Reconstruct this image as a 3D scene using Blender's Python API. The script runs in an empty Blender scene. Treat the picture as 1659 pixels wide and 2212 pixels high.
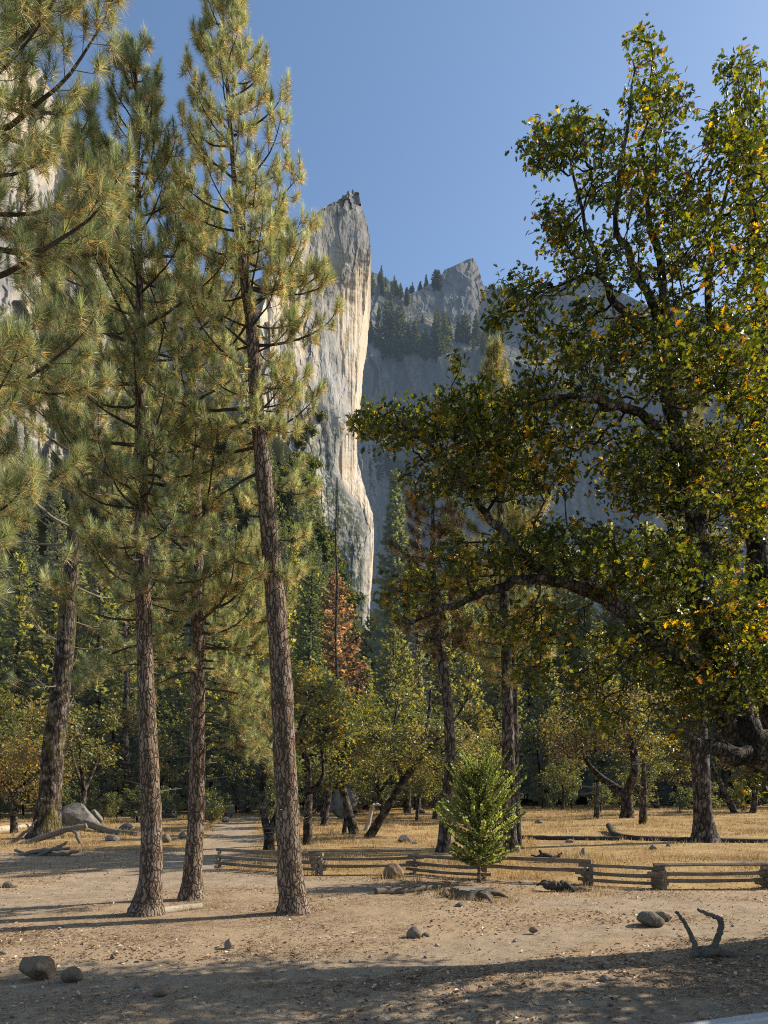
import bpy, bmesh, math
import numpy as np
from mathutils import Vector

C = bpy.context.scene
COL = C.collection
PI = math.pi
F = 1534.0; CX = 829.5; HY = 1715.0; CAMZ = 2.3      # focal length, optical axis and horizon of the photograph (in 1659 x 2212 units)
R = np.random.default_rng(11)

# ------------------------------------------------------------------ numeric helpers
def P(px, py, Y):
    return np.array([(px-CX)*Y/F, Y, CAMZ-(py-HY)*Y/F])

def sm(a, b, x):
    t = np.clip((np.asarray(x, float)-a)/(b-a), 0, 1); return t*t*(3-2*t)

def _h(ix, iy, iz, s):
    n = (ix.astype(np.int64)*374761393 + iy.astype(np.int64)*668265263 + iz.astype(np.int64)*2147483647 + s*974711) & 0xffffffff
    n = ((n ^ (n >> 13))*1274126177) & 0xffffffff
    n = ((n ^ (n >> 16))*2246822519) & 0xffffffff
    return ((n ^ (n >> 15)) & 0xffffff)/float(0xffffff)

def vnoise(p, s=0):
    p = np.asarray(p, float); i = np.floor(p).astype(np.int64); f = p-i; u = f*f*f*(f*(f*6-15)+10)
    r = 0
    for dx in (0, 1):
        for dy in (0, 1):
            for dz in (0, 1):
                w = (u[:, 0] if dx else 1-u[:, 0])*(u[:, 1] if dy else 1-u[:, 1])*(u[:, 2] if dz else 1-u[:, 2])
                r = r+w*_h(i[:, 0]+dx, i[:, 1]+dy, i[:, 2]+dz, s)
    return r*2-1

def fbm(p, o=4, s=0, g=.5):
    p = np.asarray(p, float); r = 0; a = 1; t = 0
    for k in range(o):
        r = r+a*vnoise(p*(2.03**k)+k*17.3, s+k); t += a; a *= g
    return r/t

def cells(p, s=0):
    """nearest feature point: distance, second distance, a random id in 0..1 and the offset to the point"""
    p = np.asarray(p, float); i = np.floor(p).astype(np.int64); n = len(p)
    d1 = np.full(n, 9.); d2 = np.full(n, 9.); rid = np.zeros(n); off = np.zeros((n, 3))
    for dx in (-1, 0, 1):
        for dy in (-1, 0, 1):
            for dz in (-1, 0, 1):
                c = i+np.array([dx, dy, dz])
                q = c+np.stack([_h(c[:, 0], c[:, 1], c[:, 2], s+k) for k in (1, 2, 3)], 1)
                v = p-q; d = np.sqrt((v*v).sum(1))
                m = d < d1
                d2 = np.where(m, d1, np.minimum(d2, d))
                d1 = np.where(m, d, d1); rid = np.where(m, _h(c[:, 0], c[:, 1], c[:, 2], s+9), rid)
                off = np.where(m[:, None], v, off)
    return d1, d2, rid, off

def smooth_line(pts, n):
    pts = np.asarray(pts, float)
    q = np.vstack([2*pts[0]-pts[1], pts, 2*pts[-1]-pts[-2]])
    seg = len(pts)-1
    t = np.linspace(0, seg, n); k = np.minimum(t.astype(int), seg-1); f = (t-k)[:, None]
    a, b, c, d = q[k], q[k+1], q[k+2], q[k+3]
    return .5*(2*b+(c-a)*f+(2*a-5*b+4*c-d)*f*f+(3*b-a-3*c+d)*f**3)

def unit(v):
    v = np.asarray(v, float); return v/np.maximum(np.linalg.norm(v, axis=-1, keepdims=True), 1e-9)

# ------------------------------------------------------------------ mesh builder
class MB:
    def __init__(self): self.v = []; self.f = []; self.c = []; self.n = 0; self.mi = []
    def add(self, v, f, c=None, mi=0):
        v = np.asarray(v, float).reshape(-1, 3); f = np.asarray(f, np.int64)
        if c is None: c = np.ones((len(v), 3))*.5
        c = np.asarray(c, float)
        if c.ndim == 1: c = np.tile(c, (len(v), 1))
        self.v.append(v); self.f.append(f+self.n); self.c.append(c); self.n += len(v); self.mi.append(np.full(len(f), mi, np.int32))
    def tube(self, pts, rad, sides=6, col=None, cap=True, rough=0, seed=0, flat=None):
        pts = np.asarray(pts, float); n = len(pts); rad = np.broadcast_to(np.asarray(rad, float), (n,))
        t = unit(np.gradient(pts, axis=0))
        a = np.array([1., 0, 0]) if abs(t[0][0]) < .8 else np.array([0, 1., 0])
        u = a-t[0]*a.dot(t[0]); u /= np.linalg.norm(u); U = np.empty((n, 3)); U[0] = u
        for i in range(1, n):
            u = u-t[i]*u.dot(t[i]); u /= max(np.linalg.norm(u), 1e-9); U[i] = u
        W = np.cross(t, U)
        ang = np.arange(sides)*2*PI/sides
        ca, sa = np.cos(ang), np.sin(ang)
        if flat: ca = ca*flat[0]; sa = sa*flat[1]
        D = U[:, None]*ca[None, :, None]+W[:, None]*sa[None, :, None]
        rr = np.tile(rad[:, None], (1, sides))
        if rough:
            q = (pts[:, None]+D*rad[:, None, None]).reshape(-1, 3)
            sc = 1/max(rad.mean(), .01)
            rr = rr*(1+rough*fbm(q*np.array([.9, .9, .45])*sc, 3, seed).reshape(n, sides))
        V = (pts[:, None]+D*rr[..., None]).reshape(-1, 3)
        i = np.arange(n-1)[:, None]*sides; j = np.arange(sides)[None]; j2 = (j+1) % sides
        Fq = np.stack([i+j, i+j2, i+sides+j2, i+sides+j], -1).reshape(-1, 4)
        self.add(V, Fq, col)
        if cap:
            for e, row, flip in ((0, 0, True), (n-1, n-1, False)):
                vv = np.vstack([pts[e][None], V[row*sides:(row+1)*sides]])
                k = np.arange(sides); tri = np.stack([np.zeros(sides, int), 1+(k+1) % sides, 1+k] if flip else [np.zeros(sides, int), 1+k, 1+(k+1) % sides], 1)
                self.add(vv, tri, col)
    def build(self, name, mats, parent=None, loc=(0, 0, 0), smooth=False):
        me = bpy.data.meshes.new(name)
        V = np.vstack(self.v)-np.asarray(loc, float)
        me.vertices.add(len(V)); me.vertices.foreach_set('co', V.ravel().astype(np.float32))
        tot = np.concatenate([np.full(len(f), f.shape[1]) for f in self.f]); lp = np.concatenate([f.ravel() for f in self.f])
        me.loops.add(len(lp)); me.loops.foreach_set('vertex_index', lp.astype(np.int32))
        me.polygons.add(len(tot)); st = np.concatenate([[0], np.cumsum(tot)[:-1]])
        me.polygons.foreach_set('loop_start', st.astype(np.int32)); me.polygons.foreach_set('loop_total', tot.astype(np.int32))
        me.polygons.foreach_set('use_smooth', np.full(len(tot), smooth))
        if not isinstance(mats, (list, tuple)): mats = [mats]
        for m in mats: me.materials.append(m)
        me.polygons.foreach_set('material_index', np.concatenate(self.mi))
        at = me.color_attributes.new('Col', 'FLOAT_COLOR', 'POINT')
        cc = np.ones((len(V), 4), np.float32); cc[:, :3] = np.vstack(self.c); at.data.foreach_set('color', cc.ravel())
        me.update(calc_edges=True); me.validate()
        o = bpy.data.objects.new(name, me); COL.objects.link(o)
        if parent is not None: o.parent = parent
        else: o.location = loc
        return o

def tag(o, label, cat=None, group=None, kind=None):
    o['label'] = label
    if cat: o['category'] = cat
    if group: o['group'] = group
    if kind: o['kind'] = kind
    return o

def thing(name, label, cat, loc, group=None):
    o = bpy.data.objects.new(name, None); COL.objects.link(o); o.location = loc; o.empty_display_size = .3
    return tag(o, label, cat, group)

KIDS = {}
def copy_thing(src, loc, rz=0, s=1., label=None, sxy=None):
    kids = KIDS.get(src.name)
    if kids is None: kids = KIDS[src.name] = [o for o in COL.objects if o.parent == src]
    r = src.copy(); COL.objects.link(r); r.location = loc; r.rotation_euler = (0, 0, rz)
    r.scale = ((sxy or 1)*s, (sxy or 1)*s, s)
    if label: r['label'] = label
    for k in kids:
        c = k.copy(); COL.objects.link(c); c.parent = r
    return r

# ------------------------------------------------------------------ node material helper
class G:
    def __init__(self, name):
        self.m = bpy.data.materials.new(name); self.m.use_nodes = True; self.t = self.m.node_tree; self.t.nodes.clear()
        self.out = self.t.nodes.new('ShaderNodeOutputMaterial')
    def n(self, typ, **kw):
        nd = self.t.nodes.new(typ)
        for k, v in kw.items(): setattr(nd, k, v)
        return nd
    def set(self, sock, v):
        if isinstance(v, bpy.types.NodeSocket): self.t.links.new(v, sock)
        elif isinstance(v, (tuple, list)) and sock.type == 'RGBA': sock.default_value = (*v[:3], 1)
        else: sock.default_value = v
    def pos(self): return self.n('ShaderNodeNewGeometry').outputs['Position']
    def obj(self): return self.n('ShaderNodeTexCoord').outputs['Object']
    def rand(self): return self.n('ShaderNodeObjectInfo').outputs['Random']
    def col(self): return self.n('ShaderNodeAttribute', attribute_name='Col').outputs['Color']
    def sep(self, c):
        s = self.n('ShaderNodeSeparateColor'); self.set(s.inputs[0], c); return s.outputs
    def scale(self, v, s):
        q = self.n('ShaderNodeMapping'); self.set(q.inputs['Vector'], v); q.inputs['Scale'].default_value = s; return q.outputs[0]
    def noise(self, v, sc, det=4, rough=.55, dist=0):
        q = self.n('ShaderNodeTexNoise'); self.set(q.inputs['Vector'], v); q.inputs['Scale'].default_value = sc
        q.inputs['Detail'].default_value = det; q.inputs['Roughness'].default_value = rough; q.inputs['Distortion'].default_value = dist
        return q.outputs[0]
    def voro(self, v, sc, feature='F1', out='Distance', rnd=1):
        q = self.n('ShaderNodeTexVoronoi', feature=feature); self.set(q.inputs['Vector'], v); q.inputs['Scale'].default_value = sc
        q.inputs['Randomness'].default_value = rnd
        return q.outputs[out]
    def ramp(self, f, stops):
        q = self.n('ShaderNodeValToRGB'); self.set(q.inputs[0], f); e = q.color_ramp.elements
        while len(e) < len(stops): e.new(.5)
        for k, (p, c) in enumerate(stops):
            e[k].position = p; e[k].color = (*(c if isinstance(c, (tuple, list)) else (c, c, c)), 1)
        return q.outputs[0]
    def mix(self, f, a, b, mode='MIX'):
        q = self.n('ShaderNodeMix', data_type='RGBA', blend_type=mode); self.set(q.inputs[0], f); self.set(q.inputs[6], a); self.set(q.inputs[7], b); return q.outputs[2]
    def math(self, op, a, b=0., clamp=False):
        q = self.n('ShaderNodeMath', operation=op, use_clamp=clamp); self.set(q.inputs[0], a); self.set(q.inputs[1], b); return q.outputs[0]
    def bump(self, h, st=.5, d=.02, nrm=None):
        q = self.n('ShaderNodeBump'); self.set(q.inputs['Height'], h); q.inputs['Strength'].default_value = st; q.inputs['Distance'].default_value = d
        if nrm is not None: self.set(q.inputs['Normal'], nrm)
        return q.outputs[0]
    def bsdf(self, base, rough=.9, nrm=None, spec=.3):
        q = self.n('ShaderNodeBsdfPrincipled'); self.set(q.inputs['Base Color'], base); self.set(q.inputs['Roughness'], rough)
        q.inputs['Specular IOR Level'].default_value = spec
        if nrm is not None: self.set(q.inputs['Normal'], nrm)
        return q.outputs[0]
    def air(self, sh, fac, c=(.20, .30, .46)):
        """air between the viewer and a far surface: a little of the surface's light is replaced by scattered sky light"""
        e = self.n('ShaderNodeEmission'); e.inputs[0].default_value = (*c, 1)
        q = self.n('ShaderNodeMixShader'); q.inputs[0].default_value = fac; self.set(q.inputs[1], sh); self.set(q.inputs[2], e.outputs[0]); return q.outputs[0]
    def done(self, sh):
        self.t.links.new(sh, self.out.inputs[0]); return self.m

def foliage_mat(name, rough=.5, transl=.4, spec=.5, tcol=(1.5, 1.6, .6), air=0, airc=None, gain=1.):
    g = G(name); c = g.col()
    r = g.rand()
    c = g.mix(1., c, g.ramp(r, [(0, (.8*gain, .82*gain, .8*gain)), (1, (1.2*gain, 1.15*gain, 1.1*gain))]), 'MULTIPLY')
    b = g.bsdf(c, rough, None, spec)
    t = g.n('ShaderNodeBsdfTranslucent'); g.set(t.inputs[0], g.mix(1., c, tcol, 'MULTIPLY'))
    q = g.n('ShaderNodeMixShader'); q.inputs[0].default_value = transl; g.set(q.inputs[1], b); g.set(q.inputs[2], t.outputs[0])
    sh = q.outputs[0]
    if air: sh = g.air(sh, air, airc or (.20, .30, .46))
    return g.done(sh)

def bark_mat(name, plate=(.30, .205, .14), crev=(.045, .033, .026), sc=15, moss=0, bump=1.0, stretch=.23):  # default plate tone lightened and warmed for sun on the trunks
    g = G(name); o = g.obj()
    w = g.noise(o, 3.5, 3); vv = g.n('ShaderNodeVectorMath', operation='ADD'); g.set(vv.inputs[0], g.scale(o, (1, 1, stretch)))
    sc2 = g.n('ShaderNodeVectorMath', operation='SCALE'); g.set(sc2.inputs[0], g.n('ShaderNodeTexNoise').outputs['Color']); sc2.inputs['Scale'].default_value = .0
    off = g.n('ShaderNodeTexNoise'); g.set(off.inputs['Vector'], o); off.inputs['Scale'].default_value = 6
    s3 = g.n('ShaderNodeVectorMath', operation='SCALE'); g.set(s3.inputs[0], off.outputs['Color']); s3.inputs['Scale'].default_value = .13
    g.set(vv.inputs[1], s3.outputs[0])
    e = g.voro(vv.outputs[0], sc, 'DISTANCE_TO_EDGE'); cid = g.voro(vv.outputs[0], sc, 'F1', 'Color')
    crack = g.ramp(e, [(.0, .05), (.06, .4), (.17, 1)])
    tone = g.mix(g.sep(cid)[0], tuple(x*.75 for x in plate), tuple(x*1.35 for x in plate))
    tone = g.mix(g.noise(o, 38, 4, .7), tuple(x*.5 for x in plate), tone)
    tone = g.mix(g.ramp(w, [(.42, 0), (.66, .7)]), tone, (.31, .25, .20))
    c = g.mix(crack, crev, tone)
    if moss:
        mz = g.ramp(g.noise(g.scale(o, (1, 1, .35)), 1.6, 5, .7), [(.5, 0), (.62, moss)])
        c = g.mix(mz, c, g.mix(g.noise(o, 30), (.12, .10, .018), (.30, .25, .04)))
    h = g.math('ADD', crack, g.math('MULTIPLY', g.noise(o, 55, 4, .7), .35))
    return g.done(g.bsdf(c, .92, g.bump(h, bump, .035), .15))

def wood_mat(name, a=(.10, .085, .07), b=(.30, .26, .21), rot=False):
    g = G(name); o = g.obj()
    n1 = g.noise(g.scale(o, (1.2, 9, 9)), 3, 6, .7); n2 = g.noise(o, 2.2, 4)
    c = g.mix(n1, a, b); c = g.mix(g.ramp(n2, [(.4, 0), (.7, .6)]), c, tuple(x*.8 for x in a))
    c = g.mix(g.ramp(g.noise(g.scale(o, (2, 26, 26)), 4, 3, .6), [(.36, .8), (.45, 0)]), c, tuple(x*.3 for x in a))
    return g.done(g.bsdf(c, .85, g.bump(n1, .7, .02), .2))

def rock_mat(name, a=(.14, .115, .09), b=(.30, .255, .20), dark=(.06, .05, .04)):
    g = G(name); o = g.obj(); r = g.rand()
    n1 = g.noise(o, 4, 8, .65); n2 = g.noise(o, 30, 5, .7)
    c = g.mix(n1, a, b); c = g.mix(g.ramp(g.noise(o, 2.2, 6, .7), [(.48, 0), (.62, .8)]), c, dark)
    c = g.mix(g.ramp(n2, [(.55, 0), (.75, .5)]), c, (.42, .39, .34))
    c = g.mix(1., c, g.ramp(r, [(0, (.8, .78, .76)), (1, (1.15, 1.05, .95))]), 'MULTIPLY')
    h = g.math('ADD', g.math('MULTIPLY', n1, .9), g.math('MULTIPLY', n2, .4))
    return g.done(g.bsdf(c, .88, g.bump(h, .8, .05), .25))

def granite_mat(name, air, airc, lit=1., streak=1., scale=1., weather=None):
    g = G(name); p = g.pos(); z = g.sep(g.col())
    big = g.noise(g.scale(p, (.05*scale, .05*scale, .016*scale)), 1, 8, .62, .6)
    fine = g.noise(g.scale(p, (.5*scale, .5*scale, .16*scale)), 1, 8, .68)
    st = g.noise(g.scale(p, (.42*scale, .42*scale, .013*scale)), 1, 6, .6, .25)
    st2 = g.noise(g.scale(p, (1.1*scale, 1.1*scale, .03*scale)), 1, 4, .6)
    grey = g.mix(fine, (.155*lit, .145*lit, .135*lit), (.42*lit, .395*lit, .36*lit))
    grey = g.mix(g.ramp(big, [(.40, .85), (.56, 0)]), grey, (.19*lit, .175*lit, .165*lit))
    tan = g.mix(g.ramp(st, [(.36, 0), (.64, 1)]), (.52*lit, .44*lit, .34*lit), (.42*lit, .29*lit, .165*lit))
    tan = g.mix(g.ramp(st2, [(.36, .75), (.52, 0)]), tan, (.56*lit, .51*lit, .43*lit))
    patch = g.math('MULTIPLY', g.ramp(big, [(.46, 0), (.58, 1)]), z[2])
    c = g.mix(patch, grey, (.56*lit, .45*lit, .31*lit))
    c = g.mix(z[0], c, tan)
    if weather:                                          # the weathered, lichen dark summit
        zz = g.n('ShaderNodeSeparateXYZ'); g.set(zz.inputs[0], p)
        q = g.math('MULTIPLY', g.math('SUBTRACT', g.math('ADD', zz.outputs[2], g.math('MULTIPLY', g.noise(p, .06, 6, .7), 50.)), weather+25.), 1/22., True)
        c = g.mix(g.math('MULTIPLY', q, .6), c, (.16, .15, .14))
    crk = g.voro(g.scale(p, (.16*scale, .16*scale, .05*scale)), 1, 'DISTANCE_TO_EDGE')
    crk2 = g.ramp(g.math('ADD', crk, g.math('MULTIPLY', g.noise(p, .3*scale, 5), .12)), [(.03, .0), (.085, 1)])
    c = g.mix(g.math('MULTIPLY', g.math('SUBTRACT', 1., crk2), min(.8, .5*streak)), c, (.06, .055, .05))
    c = g.mix(g.math('MULTIPLY', g.ramp(g.noise(g.scale(p, (.16*scale, .16*scale, .012*scale)), 1, 5, .7), [(.54, 0), (.66, .6)]), g.math('SUBTRACT', 1., z[0])), c, (.10, .097, .095))
    c = g.mix(g.math('MULTIPLY', g.ramp(g.noise(g.scale(p, (.11*scale, .11*scale, .018*scale)), 1, 6, .65, .8), [(.52, 0), (.62, .5)]), g.math('SUBTRACT', 1., z[0])), c, (.48*lit, .45*lit, .41*lit))
    veg = g.math('MULTIPLY', z[1], g.ramp(g.noise(p, .3*scale, 6, .7), [(.42, 0), (.52, 1)]))
    c = g.mix(veg, c, (.045, .06, .025))
    h = g.math('ADD', g.math('MULTIPLY', fine, .8), g.math('MULTIPLY', crk2, .5))
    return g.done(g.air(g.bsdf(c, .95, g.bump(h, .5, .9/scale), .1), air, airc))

def ground_mat():
    g = G('ground'); p = g.pos(); z = g.sep(g.col())
    f1 = g.noise(p, 2.3, 6, .65); f2 = g.noise(p, 24, 6, .72); f3 = g.noise(p, 110, 3, .7); big = g.noise(p, .35, 5, .6)
    dirt = g.mix(f2, (.25, .185, .12), (.50, .385, .262)); dirt = g.mix(g.ramp(f1, [(.4, .55), (.62, 0)]), dirt, (.22, .165, .115))  # dirt tinted warmer to offset blue skylight in the shadows
    dirt = g.mix(g.ramp(f3, [(.58, 0), (.72, .5)]), dirt, (.52, .46, .38))
    needle = g.noise(g.scale(p, (60, 60, 60)), 1, 3, .8, 1.5)
    lit = g.mix(needle, (.14, .09, .052), (.48, .35, .22)); lit = g.mix(g.ramp(f1, [(.36, 0), (.6, .6)]), lit, (.43, .32, .21))
    lit = g.mix(g.ramp(g.voro(p, 26, 'F1'), [(.0, .55), (.22, 0)]), lit, (.46, .33, .20))
    gr = g.mix(f2, (.26, .16, .065), (.52, .37, .17)); gr = g.mix(g.ramp(big, [(.40, .8), (.56, 0)]), gr, (.24, .135, .06))
    e = g.math('ADD', g.math('MULTIPLY', g.math('SUBTRACT', f1, .5), 1.5), g.math('MULTIPLY', g.math('SUBTRACT', big, .5), .9))
    lm = g.ramp(g.math('ADD', z[2], e), [(.22, 0), (.80, 1)])
    gm = g.ramp(g.math('ADD', z[1], e), [(.36, 0), (.64, 1)])
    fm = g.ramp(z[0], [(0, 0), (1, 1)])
    c = g.mix(lm, dirt, lit); c = g.mix(gm, c, gr)
    c = g.mix(g.ramp(g.noise(p, .9, 7, .7), [(.50, 0), (.66, .5)]), c, g.mix(1., c, (.62, .55, .48), 'MULTIPLY'))
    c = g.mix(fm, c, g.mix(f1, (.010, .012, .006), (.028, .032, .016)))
    h = g.math('ADD', g.math('MULTIPLY', f2, .7), g.math('ADD', g.math('MULTIPLY', f3, .25), f1))
    return g.done(g.bsdf(c, .95, g.bump(h, .75, .05), .1))

AIR = (.235, .315, .44)  # haze colour, mixed into far materials as a constant emission
M = dict(
    bark=bark_mat('pine_bark'), bark_moss=bark_mat('mossy_bark', (.065, .046, .032), (.012, .009, .008), 7, .5, 1, .2),
    bark_dark=bark_mat('dark_bark', (.085, .065, .05), (.015, .012, .01), 6, 0, 1, .3),
    bark_oak=bark_mat('oak_bark', (.040, .032, .027), (.010, .008, .007), 14, .08, .8, .4),
    bark_red=bark_mat('red_bark', (.28, .15, .08), (.05, .03, .02), 4, 0, .8, .12),
    dead=wood_mat('dead_wood', (.10, .08, .06), (.34, .29, .23)), twig=wood_mat('twig_wood', (.035, .027, .02), (.12, .095, .075)),
    bleached=wood_mat('bleached_wood', (.32, .26, .19), (.58, .49, .37)), rail=wood_mat('rail_wood', (.12, .09, .065), (.44, .355, .265)),  # rail wood colour lightened for the sunlit upper sides
    log=wood_mat('log_wood', (.07, .055, .042), (.25, .20, .15)), char=wood_mat('charred_wood', (.02, .018, .016), (.11, .095, .08)),
    needles=foliage_mat('pine_needles', .40, .42, .55, (1.6, 1.5, .85), gain=1.3), oak=foliage_mat('oak_leaves', .42, .5, .45, (3.0, 2.7, .5)),
    fir=foliage_mat('fir_needles', .55, .5, .4, (1.75, 1.55, .7), .025, AIR, 1.8), leaf=foliage_mat('autumn_leaves', .42, .48, .5, (1.75, 1.7, .75), .02, AIR, 1.05),  # fir gain brightens the base colour for sunlight on the forest wall
    cedar=foliage_mat('cedar_sprays', .45, .45, .5, (1.6, 1.6, .6), gain=1.25),
    farfir=foliage_mat('distant_fir', .7, .3, .2, (1.7, 1.7, .7), .15, AIR), midfir=foliage_mat('slope_fir', .6, .35, .3, (1.7, 1.7, .7), .07, AIR, 1.6),
    grass=foliage_mat('dry_grass', .6, .35, .3, (1.3, 1.15, .8)), litter=foliage_mat('leaf_litter', .6, .15, .4, (1.2, 1, .8)),
    rock=rock_mat('granite_stone'), boulder=rock_mat('grey_boulder', (.11, .105, .10), (.26, .25, .235), (.05, .05, .048)),
    tanrock=rock_mat('tan_stone', (.13, .095, .065), (.30, .225, .155), (.06, .045, .032)),
    spire=granite_mat('spire_granite', .05, AIR, 1.18, weather=285.), wall=granite_mat('wall_granite', .06, AIR, 1.05),
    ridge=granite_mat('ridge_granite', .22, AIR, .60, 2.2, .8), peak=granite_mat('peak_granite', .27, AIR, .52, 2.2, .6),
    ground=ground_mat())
g = G('far_bark'); M['bark_far'] = g.done(g.air(g.bsdf((.10, .085, .07), .9), .2, AIR))
g = G('concrete'); c_ = g.mix(g.noise(g.pos(), 40, 5, .7), (.34, .32, .29), (.55, .53, .49)); M['kerb'] = g.done(g.bsdf(c_, .85, g.bump(g.noise(g.pos(), 60, 4), .4, .01)))

# ------------------------------------------------------------------ the ground
def rise(x, y):
    """the wooded talus below the cliffs"""
    k = .33+.42*sm(-2, -50, np.asarray(x)/np.maximum(np.asarray(y), 1)*300)
    return k*np.clip(np.asarray(y, float)-112, 0, 300)*sm(105, 170, y)

def gz(x, y):
    x = np.atleast_1d(np.asarray(x, float)); y = np.atleast_1d(np.asarray(y, float))
    q = np.stack([x, y, 0*x], 1)
    b = .012*np.clip(y-16, 0, 120)
    return b+.05*fbm(q*.28, 3, 5)+.018*fbm(q*1.3, 3, 8)*sm(60, 20, y)+rise(x, y)*(1+.16*fbm(q*.03, 3, 2))

def groundY(py):
    Y = CAMZ*F/(py-HY)
    return Y if Y <= 16 else (CAMZ+.192)/((py-HY)/F+.012)

def onground(px, py, dz=0.):
    Y = groundY(py); x = (px-CX)*Y/F
    return np.array([x, Y, float(gz(x, Y)[0])+dz])

def line_dist(x, y, pts):
    pts = np.asarray(pts); best = np.full(len(x), 1e9); tt = np.zeros(len(x))
    for k in range(len(pts)-1):
        a, b = pts[k, :2], pts[k+1, :2]; d = b-a
        t = np.clip(((x-a[0])*d[0]+(y-a[1])*d[1])/d.dot(d), 0, 1)
        w = pts[k, 2]+(pts[k+1, 2]-pts[k, 2])*t
        s = np.hypot(x-a[0]-t*d[0], y-a[1]-t*d[1])/w
        best = np.minimum(best, s)
    return best

def pxline(l): return [(*onground(a, b)[:2], w) for a, b, w in l]
TRAIL = pxline([(-500, 1985, 1.9), (0, 1955, 1.75), (220, 1915, 1.6), (400, 1868, 1.5), (500, 1815, 1.35), (505, 1785, 1.3), (525, 1768, 1.2), (600, 1755, 1.2)])
TRAIL2 = pxline([(360, 1900, 1.2), (560, 1905, .9), (760, 1912, .7), (1000, 1940, .55), (1250, 1948, .8), (1450, 1955, 1.1), (1659, 1965, 1.2), (2100, 1975, 1.3)])
BARE = pxline([(-500, 2150, .9), (300, 2110, .85), (700, 2085, .8), (1000, 2050, .9), (1250, 2010, .8), (1700, 2000, .9), (2300, 2000, .9)])
FENCEL = [onground(a, b)[:2] for a, b in ((475, 1876), (685, 1889), (895, 1887), (1045, 1897), (1265, 1909), (1422, 1919), (1655, 1917), (1900, 1915))]

def masks(x, y):
    q = np.stack([x, y, 0*x], 1)
    w = fbm(q*.7, 3, 21)*.35
    path = np.minimum(np.minimum(line_dist(x, y, TRAIL), line_dist(x, y, TRAIL2)), line_dist(x, y, BARE)+.15)+w
    bare = 1-sm(.75, 1.25, path)
    near = 1-sm(7.6, 9.4, y+w)                         # trampled foreground
    bare = np.maximum(bare, near*.75)
    fx = np.array([p[0] for p in FENCEL]); fy = np.array([p[1] for p in FENCEL])
    lim = np.interp(x, fx, fy-.25)
    lim = np.where(x < fx[0], 27+0*x, lim)
    grass = sm(-.3, .5, y-lim+w)*(1-.95*bare)
    litter = (1-bare)*(1-grass)
    litter = np.maximum(litter, grass*0)
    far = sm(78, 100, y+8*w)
    return bare, grass, litter, far

def make_ground():
    ys = np.concatenate([np.linspace(-60, 2, 14)[:-1], np.geomspace(2.0, 1500, 430)])
    us = np.linspace(-1, 1, 330); us = np.sign(us)*np.abs(us)**1.25
    Yg, Ug = np.meshgrid(ys, us, indexing='ij')
    X = Ug*(np.maximum(Yg, 0)*1.25+13); x, y = X.ravel(), Yg.ravel()
    z = gz(x, y)
    bare, grass, litter, far = masks(x, y)
    z = z-.035*bare*sm(60, 10, y)
    V = np.stack([x, y, z], 1); n, m = Yg.shape
    i = np.arange(n-1)[:, None]*m; j = np.arange(m-1)[None]
    f = np.stack([i+j, i+j+1, i+m+j+1, i+m+j], -1).reshape(-1, 4)
    b = MB(); b.add(V, f, np.stack([far, grass, litter], 1)); o = b.build('ground', M['ground'], smooth=True); o['kind'] = 'structure'
    o['label'] = 'sandy forest floor with trail, needle litter and dry meadow'
make_ground()

# ------------------------------------------------------------------ cliffs
def interp(tab, v):
    tab = np.asarray(tab, float); return np.interp(v, tab[:, 0], tab[:, 1])

def grid_faces(n, m):
    i = np.arange(n-1)[:, None]*m; j = np.arange(m-1)[None]
    return np.stack([i+j, i+j+1, i+m+j+1, i+m+j], -1).reshape(-1, 4)

def flakes(X, Z, sx, sz, seed):
    """exfoliated slabs: each cell steps in or out and is tilted"""
    q = np.stack([X/sx, 0*X, Z/sz], 1); q = q+.35*np.stack([fbm(q*1.3, 3, seed), 0*X, fbm(q*1.3, 3, seed+5)], 1); q[:, 1] = .5
    d1, d2, rid, off = cells(q, seed)
    return (rid-.5)*1.3+off[:, 0]*(rid*2.3-.9)+off[:, 2]*(((rid*7.3) % 1)-.65)*1.1

def smooth_tab(t):
    t = np.asarray(t, float); y = np.linspace(t[0, 0], t[-1, 0], 160); v = np.interp(y, t[:, 0], t[:, 1])
    for _ in range(10): v[1:-1] = .25*v[:-2]+.5*v[1:-1]+.25*v[2:]
    return np.column_stack([y, v])

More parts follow.
